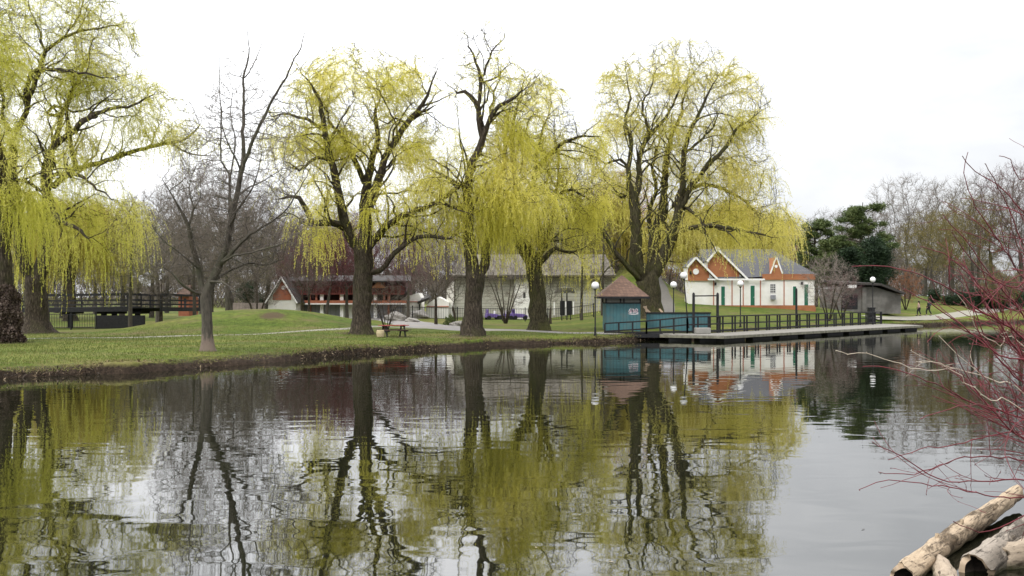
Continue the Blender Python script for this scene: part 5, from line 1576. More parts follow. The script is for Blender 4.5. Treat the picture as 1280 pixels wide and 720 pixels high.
# ---------------------------------------------------------------- centre left park buildings
def brick_gable():
    D = 93.0
    hx = lambda p: X(p, D); hz = lambda p: Z(p, D)
    t = thing('gabled_house', 'small white house with brick red gable and round white vent behind the mound', 'house', (hx(352), D, hz(392)))
    org = t.location
    MB().prism([(hx(335), hz(400)), (hx(335), hz(376)), (hx(352.5), hz(348)), (hx(370), hz(376)), (hx(370), hz(400))], D, D + 7).build('wall', M['white'], t, origin=org)
    MB().prism([(hx(341), hz(375)), (hx(341), hz(369)), (hx(352.5), hz(351)), (hx(364), hz(369)), (hx(364), hz(375))], D - .05, D - .003).build('gable_panel', M['brick'], t, origin=org)
    r = MB()
    for a, b in (((332.5, 379.5), (352.5, 346.5)), ((352.5, 346.5), (372.5, 379.5))):
        r.slab((hx(a[0]), D - .35, hz(a[1])), (hx(b[0]), D - .35, hz(b[1])), (hx(b[0]), D + 7.3, hz(b[1])), (hx(a[0]), D + 7.3, hz(a[1])), .14)
    r.build('roof', M['roof_dark'], t, origin=org)
    MB().bar((hx(332.5), D - .38, hz(379)), (hx(352.5), D - .38, hz(346.3)), .06, .12).bar((hx(352.5), D - .38, hz(346.3)), (hx(372.5), D - .38, hz(379)), .06, .12).build('bargeboard', M['white_trim'], t, origin=org)
    MB().tube([(hx(354.5), D - .1, hz(359.5)), (hx(354.5), D - .052, hz(359.5))], .19, 16).build('round_vent', M['white_trim'], t, origin=org)
    return t


brick_gable()


def shutter_building():
    D = 96.0
    hx = lambda p: X(p, D); hz = lambda p: Z(p, D)
    a, b = hx(372), hx(505)
    t = thing('park_pavilion', 'long two storey pavilion with grey shutters, red balcony rail and brown roof', 'building', (hx(438), D, hz(395)))
    org = t.location
    MB().box(a, b, D + .5, D + 8, hz(400), hz(380.5)).build('wall', M['concrete'], t, origin=org)
    # grey shutters between posts
    px = [374, 386, 402, 427, 446, 469, 486, 503]
    for i in range(len(px) - 1):
        if i == 3:
            MB().box(hx(px[i]) + .1, hx(px[i + 1]) - .1, D + .44, D + .497, hz(398), hz(380.5)).build('white_panel', M['white'], t, origin=org)
        else:
            MB().box(hx(px[i]) + .1, hx(px[i + 1]) - .1, D + .44, D + .497, hz(398), hz(380.5)).build('shutter', M['greydoor'], t, origin=org)
    for p, m in ((386.5, 'redstripe'), (402, 'white_trim'), (427, 'white_trim'), (446, 'white_trim'), (469, 'white_trim'), (486, 'redstripe')):
        w = .16 if m == 'white_trim' else .12
        MB().box(hx(p) - w, hx(p) + w, D + .05, D + .35, hz(399), hz(367)).build('post', M[m], t, origin=org)
    MB().box(a - .2, b + .2, D - .3, D + 8, hz(379.6), hz(375.5)).build('fascia', M['brick'], t, origin=org)
    MB().box(a - .25, b + .25, D - .36, D - .303, hz(380.6), hz(379)).build('fascia_trim', M['white_trim'], t, origin=org)
    MB().box(a, b, D + 1.6, D + 8, hz(375.5), hz(352)).build('upper_wall', M['maroon_wall'], t, origin=org)
    r = MB()
    r.bar((a, D - .1, hz(367.5)), (b, D - .1, hz(367.5)), .07, .1).bar((a, D - .1, hz(357.8)), (b, D - .1, hz(357.8)), .07, .12)
    k = a
    while k < b:
        r.bar((k, D - .1, hz(367.5)), (k, D - .1, hz(357.8)), .11, .03, up=(0, 1, 0)); k += .19
    r.build('balcony_rail', M['dull_red'], t, origin=org)
    m = MB()
    m.slab((a - .8, D - .8, hz(353)), (b + .8, D - .8, hz(353)), (b + .2, D + 4, hz(345)), (a - .2, D + 4, hz(345)), .15)
    m.slab((b + .8, D + 9, hz(353)), (a - .8, D + 9, hz(353)), (a - .2, D + 4.02, hz(345)), (b + .2, D + 4.02, hz(345)), .15)
    m.build('roof', M['roof_dark'], t, origin=org)
    # upper floor posts behind the rail
    for p in (395, 425, 455, 480):
        MB().box(hx(p) - .08, hx(p) + .08, D + .1, D + .3, hz(375), hz(353)).build('upper_post', M['redstripe'], t, origin=org)
    MB().prism([(hx(465), hz(360)), (hx(474), hz(351)), (hx(483), hz(360))], D - .5, D + 2).build('entrance_gable', M['orange'], t, origin=org)
    return t


shutter_building()


def shed(p0, p1, zt_l, zt_r, D, label, canopy, peak=None):
    hx = lambda p: X(p, D); hz = lambda p: Z(p, D)
    t = thing('white_shed', label, 'shed', (hx((p0 + p1) / 2), D, hz(394)), 0, 'white sheds behind the iron fence')
    org = t.location
    poly = [(hx(p0), hz(398)), (hx(p0), hz(zt_l)), (hx(p0 + 4), hz(zt_l - 4))]
    if peak: poly.append((hx(peak[0]), hz(peak[1])))
    poly += [(hx(p1), hz(zt_r)), (hx(p1), hz(398))]
    MB().prism(poly, D, D + 4).build('wall', M['white'], t, origin=org)
    c = canopy
    MB().slab((hx(c[0]), D - 1.4, hz(c[1])), (hx(c[2]), D - 1.4, hz(c[3])), (hx(c[2]), D + .2, hz(c[3] - 3)), (hx(c[0]), D + .2, hz(c[1] - 3)), .22).build('canopy', M['roof_dark'], t, origin=org)
    MB().box(hx(c[0] + 1), hx(c[0] + 1) + .12, D - 1.3, D - 1.18, hz(398), hz(c[1])).build('canopy_post', M['black'], t, origin=org)
    MB().box(hx(p0), hx(p1), D - .08, D - .002, hz(max(zt_l, zt_r) + 1.6), hz(max(zt_l, zt_r) + .6)).build('trim', M['redstripe'], t, origin=org)
    return t


shed(500, 526, 376, 372, 97.5, 'white shed with sloping black canopy on its left, nearest the pavilion', (489, 378, 512, 368), (523, 366))
shed(533, 561, 382, 378, 98.5, 'white shed half hidden by the low bushy bare tree', (524, 380, 539, 374), (548, 371))


def siding_building():
    D = 101.0
    hx = lambda p: X(p, D); hz = lambda p: Z(p, D)
    t = thing('siding_building', 'long beige building with horizontal siding and white tower bay behind the willows', 'building', (hx(662), D, hz(392)))
    org = t.location
    MB().box(hx(568), hx(766), D, D + 9, hz(400), hz(347)).build('wall', M['siding'], t, origin=org)
    MB().prism([(hx(558.5), hz(400)), (hx(558.5), hz(362)), (hx(565), hz(352)), (hx(567.8), hz(352)), (hx(567.8), hz(400))], D - .3, D + 7).build('end_wall', M['white'], t, origin=org)
    b = MB().prism([(hx(643), hz(400)), (hx(643), hz(349)), (hx(659), hz(349)), (hx(663.5), hz(376)), (hx(663.5), hz(400))], D - .8, D - .003).build('tower_bay', M['white'], t, origin=org)
    MB().box(hx(653.8), hx(656.8), D - .84, D - .803, hz(372.5), hz(365.5)).build('window', M['glass'], b, origin=org)
    m = MB()
    m.slab((hx(565), D - 1.0, hz(346)), (hx(769), D - 1.0, hz(346)), (hx(762), D + 5, hz(317)), (hx(572), D + 5, hz(317)), .15)
    m.slab((hx(769), D + 10, hz(346)), (hx(565), D + 10, hz(346)), (hx(572), D + 5.02, hz(317)), (hx(762), D + 5.02, hz(317)), .15)
    m.build('roof', M['roof_taupe'], t, origin=org)
    MB().box(hx(566), hx(768), D - .9, D - .003, hz(347.6), hz(346.4)).build('eave', M['roof_dark'], t, origin=org)
    MB().box(hx(634), hx(666), D - 1.3, D - .81, hz(348.8), hz(344)).build('bay_canopy', M['roof_dark'], t, origin=org)
    for a, c in ((700, 706), (708, 715)):
        d = MB().box(hx(a), hx(c), D - .04, D - .003, hz(394), hz(376)).build('door', M['black'], t, origin=org)
    for a in (692, 706.3, 716):
        MB().box(hx(a), hx(a + 1.6), D - .05, D - .004, hz(394), hz(377)).build('white_post', M['white_trim'], t, origin=org)
    return t


siding_building()


def red_hut():
    D = 100.0
    hx = lambda p: X(p, D); hz = lambda p: Z(p, D)
    t = thing('red_hut', 'small red hut with pinkish roof seen between trunks left of the mound', 'hut', (hx(229), D, hz(388)))
    org = t.location
    MB().box(hx(223), hx(236), D, D + 3, hz(395), hz(370)).build('wall', M['brick'], t, origin=org)
    MB().box(hx(230), hx(233), D - .03, D - .002, hz(385), hz(373)).build('window', M['glass'], t, origin=org)
    m = MB()
    m.slab((hx(220), D - .4, hz(371)), (hx(239), D - .4, hz(371)), (hx(233), D + 1.5, hz(357)), (hx(226), D + 1.5, hz(357)), .1)
    m.slab((hx(239), D + 3.4, hz(371)), (hx(220), D + 3.4, hz(371)), (hx(226), D + 1.52, hz(357)), (hx(233), D + 1.52, hz(357)), .1)
    m.build('roof', M['shingle'], t, origin=org)


red_hut()


def garden_wall():
    D = 96.0
    a, b = X(291, D), X(330, D)
    z = Z(386, D)
    o = MB().box(a, b, D, D + .3, z - 1.2, Z(378.5, D)).build('low_wall', mat_noise('pinkish_low_wall', (.22, .18, .15), (.34, .28, .25), scale=4, lines=(0, .3, .3)), origin=(a, D, z))
    o.location = (a, D, z)
    tag(o, 'low pinkish boundary wall left of the brick gabled house', 'wall')


garden_wall()


def canopy_umbrella():
    D = 93.0
    x = X(706, D); z = gz(x, D)
    t = thing('parasol', 'dark closed topped parasol on two posts in front of the beige siding', 'parasol', (x, D, z))
    zt = Z(359, D) - z
    MB().tube([(-.28, 0, 0), (-.28, 0, zt - .3)], .06, 8).build('post', M['black'], t)
    MB().tube([(.2, 0, 0), (.2, 0, zt - .3)], .06, 8).build('post', M['black'], t)
    m = MB()
    pts = [(0, 0, zt + .05)]
    n = 12
    vs = [(0, 0, zt + .1)] + [(1.0 * math.cos(k * math.pi / 6) * .75, .8 * math.sin(k * math.pi / 6), zt - .08) for k in range(n)] + [(1.0 * math.cos(k * math.pi / 6), 1.0 * math.sin(k * math.pi / 6), zt - .5 - (.06 if k % 2 else 0)) for k in range(n)] + [(.9 * math.cos(k * math.pi / 6), .9 * math.sin(k * math.pi / 6), zt - .48) for k in range(n)]
    fs = [(0, 1 + k, 1 + (k + 1) % n) for k in range(n)]
    for r in range(2):
        fs += [(1 + r * n + k, 1 + (r + 1) * n + k, 1 + (r + 1) * n + (k + 1) % n, 1 + r * n + (k + 1) % n) for k in range(n)]
    m.add(vs, fs)
    m.build('canopy', mat_noise('dark_olive_canvas', (.035, .035, .022), (.07, .065, .04), scale=3), t)


canopy_umbrella()


def ride_cars():
    """small purple ride cars parked behind the fence"""
    D = 95.5
    def one(label):
        t = thing('ride_car', label, 'ride car', (0, 0, 0), 0, 'purple ride cars behind the iron fence')
        MB().add([(-.75, -.4, .2), (.75, -.4, .2), (.75, .4, .2), (-.75, .4, .2), (-.68, -.36, .62), (.3, -.36, .55), (.3, .36, .55), (-.68, .36, .62), (.7, -.3, .42), (.7, .3, .42)],
                 [(0, 3, 2, 1), (0, 1, 8, 5, 4), (3, 7, 6, 9, 2), (1, 2, 9, 8), (0, 4, 7, 3), (4, 5, 6, 7), (5, 8, 9, 6)]).build('body', M['purple'], t, bevel=.05)
        MB().box(-.62, -.5, -.32, .32, .58, 1.0).build('seat_back', M['purple'], t, bevel=.03)
        MB().box(.15, .2, -.3, .3, .55, .85).build('windscreen', M['white_trim'], t)
        for sx in (-.48, .48):
            for sy in (-.42, .42):
                MB().tube([(sx, sy - .06, .2), (sx, sy + .06, .2)], .2, 14).build('wheel', M['black'], t)
        return t
    labs = ['purple ride car parked nearest the dark trunked willow', 'purple ride car in the middle between the two willow trunks', 'purple ride car parked just left of the leaning willow trunk']
    proto = one(labs[0])
    for k, (px, rz) in enumerate(((616, .3), (634, 2.9), (650, .1))):
        if k == 0: o = proto
        else:
            o = proto.copy(); COL.objects.link(o)
            o['label'] = labs[k]
            for ch in list(proto.children):
                c = ch.copy(); COL.objects.link(c); c.parent = o
        x = X(px, D); o.location = (x, D, gz(x, D)); o.rotation_euler = (0, 0, rz)


ride_cars()


def iron_fence(name, label, pts, h, post_gap, bar_gap, r=.014, rails=(.12, .95), post_r=.05):
    t = thing(name, label, 'fence', (pts[0][0], pts[0][1], gz(*pts[0])))
    org = t.location
    rl = MB(); br = MB()
    for (a, b) in zip(pts[:-1], pts[1:]):
        a = np.array(a, float); b = np.array(b, float)
        L = np.linalg.norm(b - a)
        n = max(1, round(L / post_gap))
        for k in range(n + (1 if tuple(b) == tuple(pts[-1]) else 0)):
            q = a + (b - a) * k / n; z = gz(*q)
            MB().box(q[0] - post_r, q[0] + post_r, q[1] - post_r, q[1] + post_r, z - .2, z + h + .08).build('post', M['black'], t, origin=org)
        for k in range(n):
            q0 = a + (b - a) * k / n; q1 = a + (b - a) * (k + 1) / n
            z0, z1 = gz(*q0), gz(*q1)
            for f in rails:
                rl.bar((q0[0], q0[1], z0 + h * f), (q1[0], q1[1], z1 + h * f), .035, .045)
            m = int(np.linalg.norm(q1 - q0) / bar_gap)
            for j in range(1, m):
                u = j / m; q = q0 + (q1 - q0) * u; z = z0 * (1 - u) + z1 * u
                br.bar((q[0], q[1], z + h * rails[0]), (q[0], q[1], z + h * 1.0), r * 2)
    rl.build('rail', M['black'], t, origin=org)
    br.build('bars', M['black'], t, origin=org)
    return t


iron_fence('iron_fence', 'black iron fence running in front of the sheds and beige building', [(X(488, 93.5), 93.5), (X(600, 92), 92), (X(742, 91), 91)], 1.2, 2.3, .16)
iron_fence('garden_fence', 'black picket fence under the footbridge at left', [(X(-20, 78.6), 78.6), (X(58, 78.4), 78.4), (X(120, 78), 78)], 1.25, 2.2, .13)


# ---------------------------------------------------------------- footbridge
def footbridge():
    D = 80.0
    z0 = Z(387, D)
    t = thing('footbridge', 'black footbridge with slatted side rails crossing at the left, right end behind the mound', 'footbridge', (X(60, D), D, z0))
    org = t.location
    A = (X(-70, D), D); B_ = (X(163, D), D - .5); C = (X(213, 90), 90)
    z = z0
    def seg(a, b, za, zb_, wid=2.6, nm='span'):
        m = MB()
        v = Vector((b[0] - a[0], b[1] - a[1], 0)).normalized(); n = Vector((-v.y, v.x, 0))
        if n.y < 0: n = -n
        for off in (0, wid):
            o = n * off
            m.bar((a[0] + o.x, a[1] + o.y, za - .05), (b[0] + o.x, b[1] + o.y, zb_ - .05), .16, .34)
        m.slab((a[0], a[1], za + .1), (b[0], b[1], zb_ + .1), (b[0] + n.x * wid, b[1] + n.y * wid, zb_ + .1), (a[0] + n.x * wid, a[1] + n.y * wid, za + .1), .06)
        m.build('deck', M['black_wood'], t, origin=org)
        for off in (-.02, wid):
            o = n * off
            r = MB()
            for hh, w in ((1.16, .17), (.70, .13), (.36, .13)):
                r.bar((a[0] + o.x, a[1] + o.y, za + hh), (b[0] + o.x, b[1] + o.y, zb_ + hh), .05, w)
            r.build('handrail', M['black_wood'], t, origin=org)
            L = math.hypot(b[0] - a[0], b[1] - a[1]); k = max(2, int(L / 4.2))
            for j in range(k + 1):
                u = j / k
                q = (a[0] + (b[0] - a[0]) * u + o.x, a[1] + (b[1] - a[1]) * u + o.y); zz = za + (zb_ - za) * u
                MB().box(q[0] - .05, q[0] + .05, q[1] - .05, q[1] + .05, zz - .1, zz + 1.2).build('post', M['black_wood'], t, origin=org)
    seg(A, B_, z - .1, z + .08)
    seg(B_, C, z + .08, z - .05)
    for px in (88, 130, 143, 172):
        x = X(px, D + .8)
        MB().box(x - .16, x + .16, D + .6, D + 1.0, gz(x, D + .8) - .3, z - .15).box(x - .5, x + .5, D + .2, D + 2.2, z - .35, z - .16).build('pier', M['black_wood'], t, origin=org)
    x0, x1 = X(120, D - .9), X(181, D - .9)
    MB().box(x0, x1, D - 1.0, D - .8, gz(x0, D) - .3, Z(394, D)).build('side_screen', M['black_wood'], t, origin=org)
    return t


footbridge()


# ---------------------------------------------------------------- lamps
def lamp_mesh():
    t = thing('street_lamp', 'x', 'lamp post', (0, 0, 0), 0, 'globe lamp posts round the pond')
    MB().tube([(0, 0, 0), (0, 0, .12), (0, 0, .14), (0, 0, .55), (0, 0, .6), (0, 0, 3.02)], [.10, .10, .075, .065, .045, .04], 12).build('pole', M['black'], t, smooth=False)
    MB().tube([(0, 0, 3.0), (0, 0, 3.06), (0, 0, 3.1)], [.06, .10, .085], 12).build('collar', M['black'], t)
    MB().sphere((0, 0, 3.32), .26, 24, 16).build('globe', M['globe'], t, smooth=True)
    return t


LP = [('globe lamp on a black pole at the left corner of the teal hut', 744, 66.5, 357, 0), ('globe lamp behind the low teal wall, shorter of the two beside the leaning lamp', 842, 78, 356, 0),
      ('leaning globe lamp rising in front of the left orange gable', 855.5, 73, 344, -.085), ('globe lamp standing before the middle of the white house', 925.5, 81, 354.5, 0), ('globe lamp at the far right end of the dock railing beside the garage', 1091, 95, 349.5, 0)]
lproto = lamp_mesh()
for k, (lab, px, D, gy, lean) in enumerate(LP):
    if k == 0: o = lproto
    else:
        o = lproto.copy(); COL.objects.link(o)
        for ch in list(lproto.children):
            c = ch.copy(); COL.objects.link(c); c.parent = o
    o['label'] = lab
    x = X(px, D); g = gz(x, D) if k != 2 else .75
    hgt = Z(gy, D) - g
    if k == 2: x += 3.3 * .085
    o.location = (x, D, g); o.scale = (1, 1, hgt / 3.32); o.rotation_euler = (0, lean, 0)
    for ch in o.children:
        if ch.name.startswith('globe'):
            ch.scale = (1, 1, 3.32 / hgt)
            ch.location = (0, 0, 3.32 - 3.32 * 3.32 / hgt)


# ---------------------------------------------------------------- teal hut
def hut():
    D = 72.0
    hx = lambda p: X(p, D); hz = lambda p: Z(p, D)
    x0, x1 = hx(757.5), hx(800.5); y1 = D + 2.6
    cx, cy = (x0 + x1) / 2, D + 1.3
    g = gz(cx, cy)
    t = thing('teal_hut', 'teal painted ticket hut with red brown shingled pyramid roof beside the dock ramp', 'hut', (cx, cy, g))
    org = t.location
    zt = hz(378.5)
    w = MB().box(x0, x1, D, y1, g - .3, zt).build('wall', M['teal'], t, origin=org)
    top = hz(370.5)
    # posts and screened windows under the eaves
    fr = MB()
    for xx in (x0, x0 + (x1 - x0) * .42, x0 + (x1 - x0) * .52, x1):
        fr.box(xx - .05, xx + .05, D - .02, D + .08, zt, top)
        fr.box(xx - .05, xx + .05, y1 - .08, y1 + .02, zt, top)
    fr.box(x0 - .06, x1 + .06, D - .04, D + .06, zt - .06, zt + .03)
    fr.box(x0 - .06, x0 + .04, D, y1, zt - .06, zt + .03).box(x1 - .04, x1 + .06, D, y1, zt - .06, zt + .03)
    fr.build('window_frame', M['black_wood'], t, origin=org)
    MB().box(x0 + .03, x1 - .03, D + .02, y1 - .02, zt + .03, top - .01).build('window', M['hut_glass'], t, origin=org)
    e = .58
    ez = top
    m = MB()
    vs = [(x0 - e, D - e, ez), (x1 + e, D - e, ez), (x1 + e, y1 + e, ez), (x0 - e, y1 + e, ez), (cx + .05, cy, hz(345) + .1)]
    m.add(vs, [(0, 1, 4), (1, 2, 4), (2, 3, 4), (3, 0, 4), (3, 2, 1, 0)])
    m.build('roof', M['shingle'], t, origin=org)
    MB().box(x0 - e - .02, x1 + e + .02, D - e - .02, y1 + e + .02, ez - .16, ez - .003).build('fascia', M['black_wood'], t, origin=org)
    # spray-painted scrawl on the front
    sc = Vector((hx(792), D, hz(389)))
    def stroke(pts, w=.035, y=-.004):
        m = MB()
        for a, b in zip(pts[:-1], pts[1:]):
            m.bar((sc.x + a[0], D + y - .004, sc.z + a[1]), (sc.x + b[0], D + y - .004, sc.z + b[1]), w, .006, up=(0, 1, 0))
        return m
    wv = MB()
    loops = [[(-.24 + .13 * math.cos(a), .0 + .19 * math.sin(a * 1.3)) for a in np.linspace(.6, 9.6, 22)],
             [(-.12, -.15), (-.16, .05), (-.05, .2), (.02, .02), (-.02, -.16)],
             [(.02, .16), (.06, -.15), (.14, .18), (.18, -.14)],
             [(.18, .2), (.3, .1), (.24, -.02), (.33, -.14), (.2, -.18)], [(-.34, -.2), (.0, -.23), (.34, -.19)]]
    for lp in loops:
        q = stroke(lp, .055); wv.add(q.v, q.f)
    wv.build('graffiti', M['graffiti_w'], t, origin=org)
    pv = MB()
    for lp in ([(-.25, .1), (-.18, -.1)], [(-.06, .12), (-.02, -.08)], [(.1, .1), (.12, -.1)], [(.22, .14), (.27, .0), (.25, -.12)]):
        q = stroke(lp, .035, -.012); pv.add(q.v, q.f)
    pv.build('graffiti', M['graffiti_p'], t, origin=org)
    return t


hut()


def teal_wall():
    D = 74.5
    hx = lambda p: X(p, D); hz = lambda p: Z(p, D)
    x0, x1 = hx(808), hx(888)
    t = thing('low_teal_wall', 'low teal boarded wall with black cap between the hut and the dock posts', 'wall', (x0, D, .4))
    org = t.location
    MB().box(x0, x1, D, D + .15, .2, hz(392)).build('wall_panel', M['teal'], t, origin=org)
    MB().box(x0 - .1, x1 + .05, D - .06, D + .22, hz(392), hz(390.3)).build('wall_cap', M['black_wood'], t, origin=org)
    for k, (a, b, c, d) in enumerate(((805, 383, 815, 391), (808, 382.5, 809, 391), (825, 386, 831, 391.5))):
        o = MB().bar((hx(a), D + .35, hz(b)), (hx(c), D + .3, hz(d) - .1), .05, .14).build('wooden_plank', M['plank'], origin=(hx(a), D + .3, hz(d)))
        o.location = (hx(a), D + .3, hz(d))
        tag(o, ['pale plank sloping down to the right behind the left end of the teal wall', 'short upright pale plank by the left end of the teal wall', 'small pale plank poking above the middle of the teal wall'][k], 'plank', 'loose planks behind the teal wall')


teal_wall()


# ---------------------------------------------------------------- dock
F0, F1 = np.array([14.4, 67.6]), np.array([38.6, 93.6])
B0, B1 = np.array([14.1, 72.3]), np.array([36.9, 99.4])


def dock():
    z = .40
    t = thing('dock', 'long pale timber dock floating along the right shore', 'dock', (F0[0], F0[1], 0))
    org = t.location
    m = MB()
    m.slab((F0[0], F0[1], z - .06), (F1[0], F1[1], z - .06), (B1[0], B1[1], z - .06), (B0[0], B0[1], z - .06), .06)
    m.build('deck', M['deck'], t, origin=org)
    v = (F1 - F0) / np.linalg.norm(F1 - F0); n = np.array([v[1], -v[0]])
    fa = MB().bar((*(F0 + n * .03), z - .11), (*(F1 + n * .03), z - .11), .06, .17)
    fa.bar((F0[0] - .03, F0[1], z - .11), (B0[0] - .03, B0[1], z - .11), .06, .17)
    fa.build('fascia', M['deck_side'], t, origin=org)
    for k in range(9):
        a = F0 + (F1 - F0) * (k + .08) / 9 - n * .5; b = F0 + (F1 - F0) * (k + .8) / 9 - n * .5
        MB().bar((*a, .08), (*b, .08), .6, .34).build('float', M['black_wood'], t, origin=org)
    # landing stage at the left end
    t2 = thing('landing_stage', 'small pale landing stage on black floats at the left end of the dock', 'dock', (11, 69, 0))
    org = t2.location
    a, b, c, d = (10.3, 69.4), (14.35, 67.35), (14.0, 71.6), (10.6, 71.9)
    MB().slab((*a, z - .04), (*b, z - .04), (*c, z - .04), (*d, z - .04), .07).build('deck', M['deck'], t2, origin=org)
    MB().bar((a[0], a[1] - .04, z - .1), (b[0], b[1] - .04, z - .1), .06, .16).build('fascia', M['deck_side'], t2, origin=org)
    MB().box(10.9, 12.5, 69.2, 71.0, -.1, .3).build('float', M['black'], t2, origin=org, bevel=.05)
    MB().box(12.9, 14.1, 68.4, 70.6, -.1, .3).build('float', M['black'], t2, origin=org, bevel=.05)
    # concrete block on the stage
    o = MB().box(-.55, .55, -.3, .3, 0, .42).build('concrete_block', M['concrete'], bevel=.03)
    o.location = (X(878, 71), 71, z + .03)
    tag(o, 'pale concrete block sitting on the landing stage by the railing corner', 'block')
    # ramp
    t3 = thing('ramp', 'dark gangway leading from the teal hut down to the landing stage', 'ramp', (7, 70, .4))
    org = t3.location
    MB().slab((X(756, 69.6), 69.6, .42), (10.6, 69.9, .40), (10.6, 71.8, .40), (X(756, 71), 71.0, .42), .08).build('deck', M['black_wood'], t3, origin=org)
    MB().bar((X(770, 69.6), 69.5, .34), (11.0, 69.8, .32), .08, .26).build('beam', M['black_wood'], t3, origin=org)


dock()


def railing(name, label, pts, gap, h, z0=.42, pair=True):
    """black timber railing: pts = [(x, y, rail_top_z)]"""
    t = thing(name, label, 'railing', (pts[0][0], pts[0][1], z0))
    org = t.location
    rt = MB(); rm = MB(); rb_ = MB()
    for a, b in zip(pts[:-1], pts[1:]):
        rt.bar((a[0], a[1], a[2]), (b[0], b[1], b[2]), .16, .09)
        rm.bar((a[0], a[1], a[2] - .48 * h), (b[0], b[1], b[2] - .48 * h), .05, .10)
        rb_.bar((a[0], a[1], z0 + .14), (b[0], b[1], z0 + .14), .06, .14)
    rt.build('top_rail', M['black_wood'], t, origin=org); rm.build('middle_rail', M['black_wood'], t, origin=org); rb_.build('bottom_rail', M['black_wood'], t, origin=org)
    for a, b in zip(pts[:-1], pts[1:]):
        L = math.hypot(b[0] - a[0], b[1] - a[1]); k = max(1, round(L / gap))
        for j in range(k + 1):
            for off in ((-.22, .22) if pair else (0,)):
                u = min(max((j * gap + off) / (k * gap), 0), 1)
                q = (a[0] + (b[0] - a[0]) * u, a[1] + (b[1] - a[1]) * u); zt = a[2] + (b[2] - a[2]) * u
                MB().box(q[0] - .055, q[0] + .055, q[1] - .055, q[1] + .055, z0 - .1, zt - .046).build('post', M['black_wood'], t, origin=org)
    return t


railing('dock_railing', 'long black timber railing with paired posts along the back of the dock', [(14.3, 72.4, 1.62), (36.6, 98.6, 1.58)], 1.9, 1.15)
railing('ramp_railing', 'black ramp railing in front of the teal hut and low teal wall', [(X(756, 69.4), 69.4, Z(404.3, 69.4)), (X(808, 69.8), 69.8, Z(401.3, 69.8)), (X(859, 71.2), 71.2, Z(396.3, 71.2)), (14.25, 72.2, 1.62)], 1.0, 1.15, pair=False)
ep = MB().box(-.28, .28, -.28, .28, 0, 1.5).box(-.33, .33, -.33, .33, 1.5, 1.62).build('end_post', M['black_wood'], bevel=.02)
ep.location = (X(1089, 98), 98, .42); tag(ep, 'stout square black post closing the right end of the dock railing', 'post')


def mooring_frame():
    D = 73.0
    t = thing('mooring_gantry', 'tall pair of black round topped posts joined by a crossbar on the dock', 'posts', (X(882, D), D, .42))
    org = t.location
    for p in (867, 897):
        x = X(p, D + (.5 if p > 880 else 0)); y = D + (.5 if p > 880 else 0)
        MB().tube([(x, y, -.1), (x, y, Z(368, D)), (x, y, Z(366.6, D)), (x, y, Z(365.6, D))], [.1, .1, .08, .03], 12).build('post', M['black_wood'], t, origin=org)
    MB().bar((X(867, D), D, Z(370, D)), (X(897, D + .5), D + .5, Z(369.6, D)), .06, .09).build('crossbar', M['black_wood'], t, origin=org)
    D = 84
    x = X(995.5, D)
    o = MB().tube([(0, 0, -.4), (0, 0, Z(362, D) - .42), (0, 0, Z(360, D) - .42)], [.09, .09, .03], 12).build('mooring_post', M['black_wood'])
    o.location = (x, D, .42); tag(o, 'lone tall black post at the dock railing before the right green doors', 'post')


mooring_frame()


# ---------------------------------------------------------------- picnic table, pot, rocks
def picnic():
    D = 62.5
    x = X(492, D)
    t = thing('picnic_table', 'picnic table with a red top and dark frame on the lawn by the water', 'table', (x, D, gz(x, D)), .55)
    m = MB()
    for k in range(5):
        y = -.34 + k * .17
        m.box(-.88, .88, y - .075, y + .075, .70, .745)
    m.build('tabletop', M['red'], t)
    for s in (-1, 1):
        m = MB().box(-.88, .88, s * .62 - .13, s * .62 + .0, .42, .46).box(-.88, .88, s * .62 + .015, s * .62 + .13, .42, .46)
        m.build('bench', mat_noise('dark_brown_bench', (.06, .035, .025), (.11, .06, .045)), t)
    for sx in (-.62, .62):
        m = MB().bar((sx, -.2, .7), (sx, -.42, 0), .07, .09).bar((sx, .2, .7), (sx, .42, 0), .07, .09).bar((sx, -.72, .38), (sx, .72, .38), .07, .08).bar((sx, -.34, .67), (sx, .34, .67), .07, .06)
        m.build('leg_frame', M['black_wood'], t)
    o = MB().tube([(0, 0, 0), (0, 0, .05), (0, 0, .25), (0, 0, .42), (0, 0, .45)], [.17, .22, .25, .23, .2], 16).build('round_pot', M['pot'], smooth=False)
    x = X(475.5, 61); o.location = (x, 61, gz(x, 61)); tag(o, 'squat straw coloured pot on the grass at the left foot of the picnic table', 'pot')


picnic()


def rock(px, D, r, label, seed):
    bm = bmesh.new(); bmesh.ops.create_icosphere(bm, subdivisions=3, radius=1)
    rr = random.Random(seed); ph = [rr.uniform(0, 6) for _ in range(6)]
    for v in bm.verts:
        c = v.co
        k = 1 + .16 * math.sin(3 * c.x + ph[0]) * math.sin(2.5 * c.y + ph[1]) + .1 * math.sin(6 * c.z + ph[2] + 4 * c.x)
        v.co = Vector((c.x * r * 1.4 * k, c.y * r * k, c.z * r * .75 * k))
    me = bpy.data.meshes.new('boulder'); bm.to_mesh(me); bm.free(); me.materials.append(M['rock'])
    o = link('boulder', me); x = X(px, D); o.location = (x, D, gz(x, D) + r * .25)
    tag(o, label, 'boulder', 'boulders by the asphalt path')


rock(515.5, 88, .42, 'grey boulder at the far left bend of the asphalt path', 1)
rock(576, 79, .42, 'grey boulder at the left foot of the dark trunked willow', 2)
rock(568, 80.5, .3, 'smaller boulder by the small green shrub', 3)
rock(494, 90, .75, 'large grey boulder near the white posts left of the sheds', 4)
rock(522, 95, .8, 'tall pale boulder in front of the first white shed', 5)


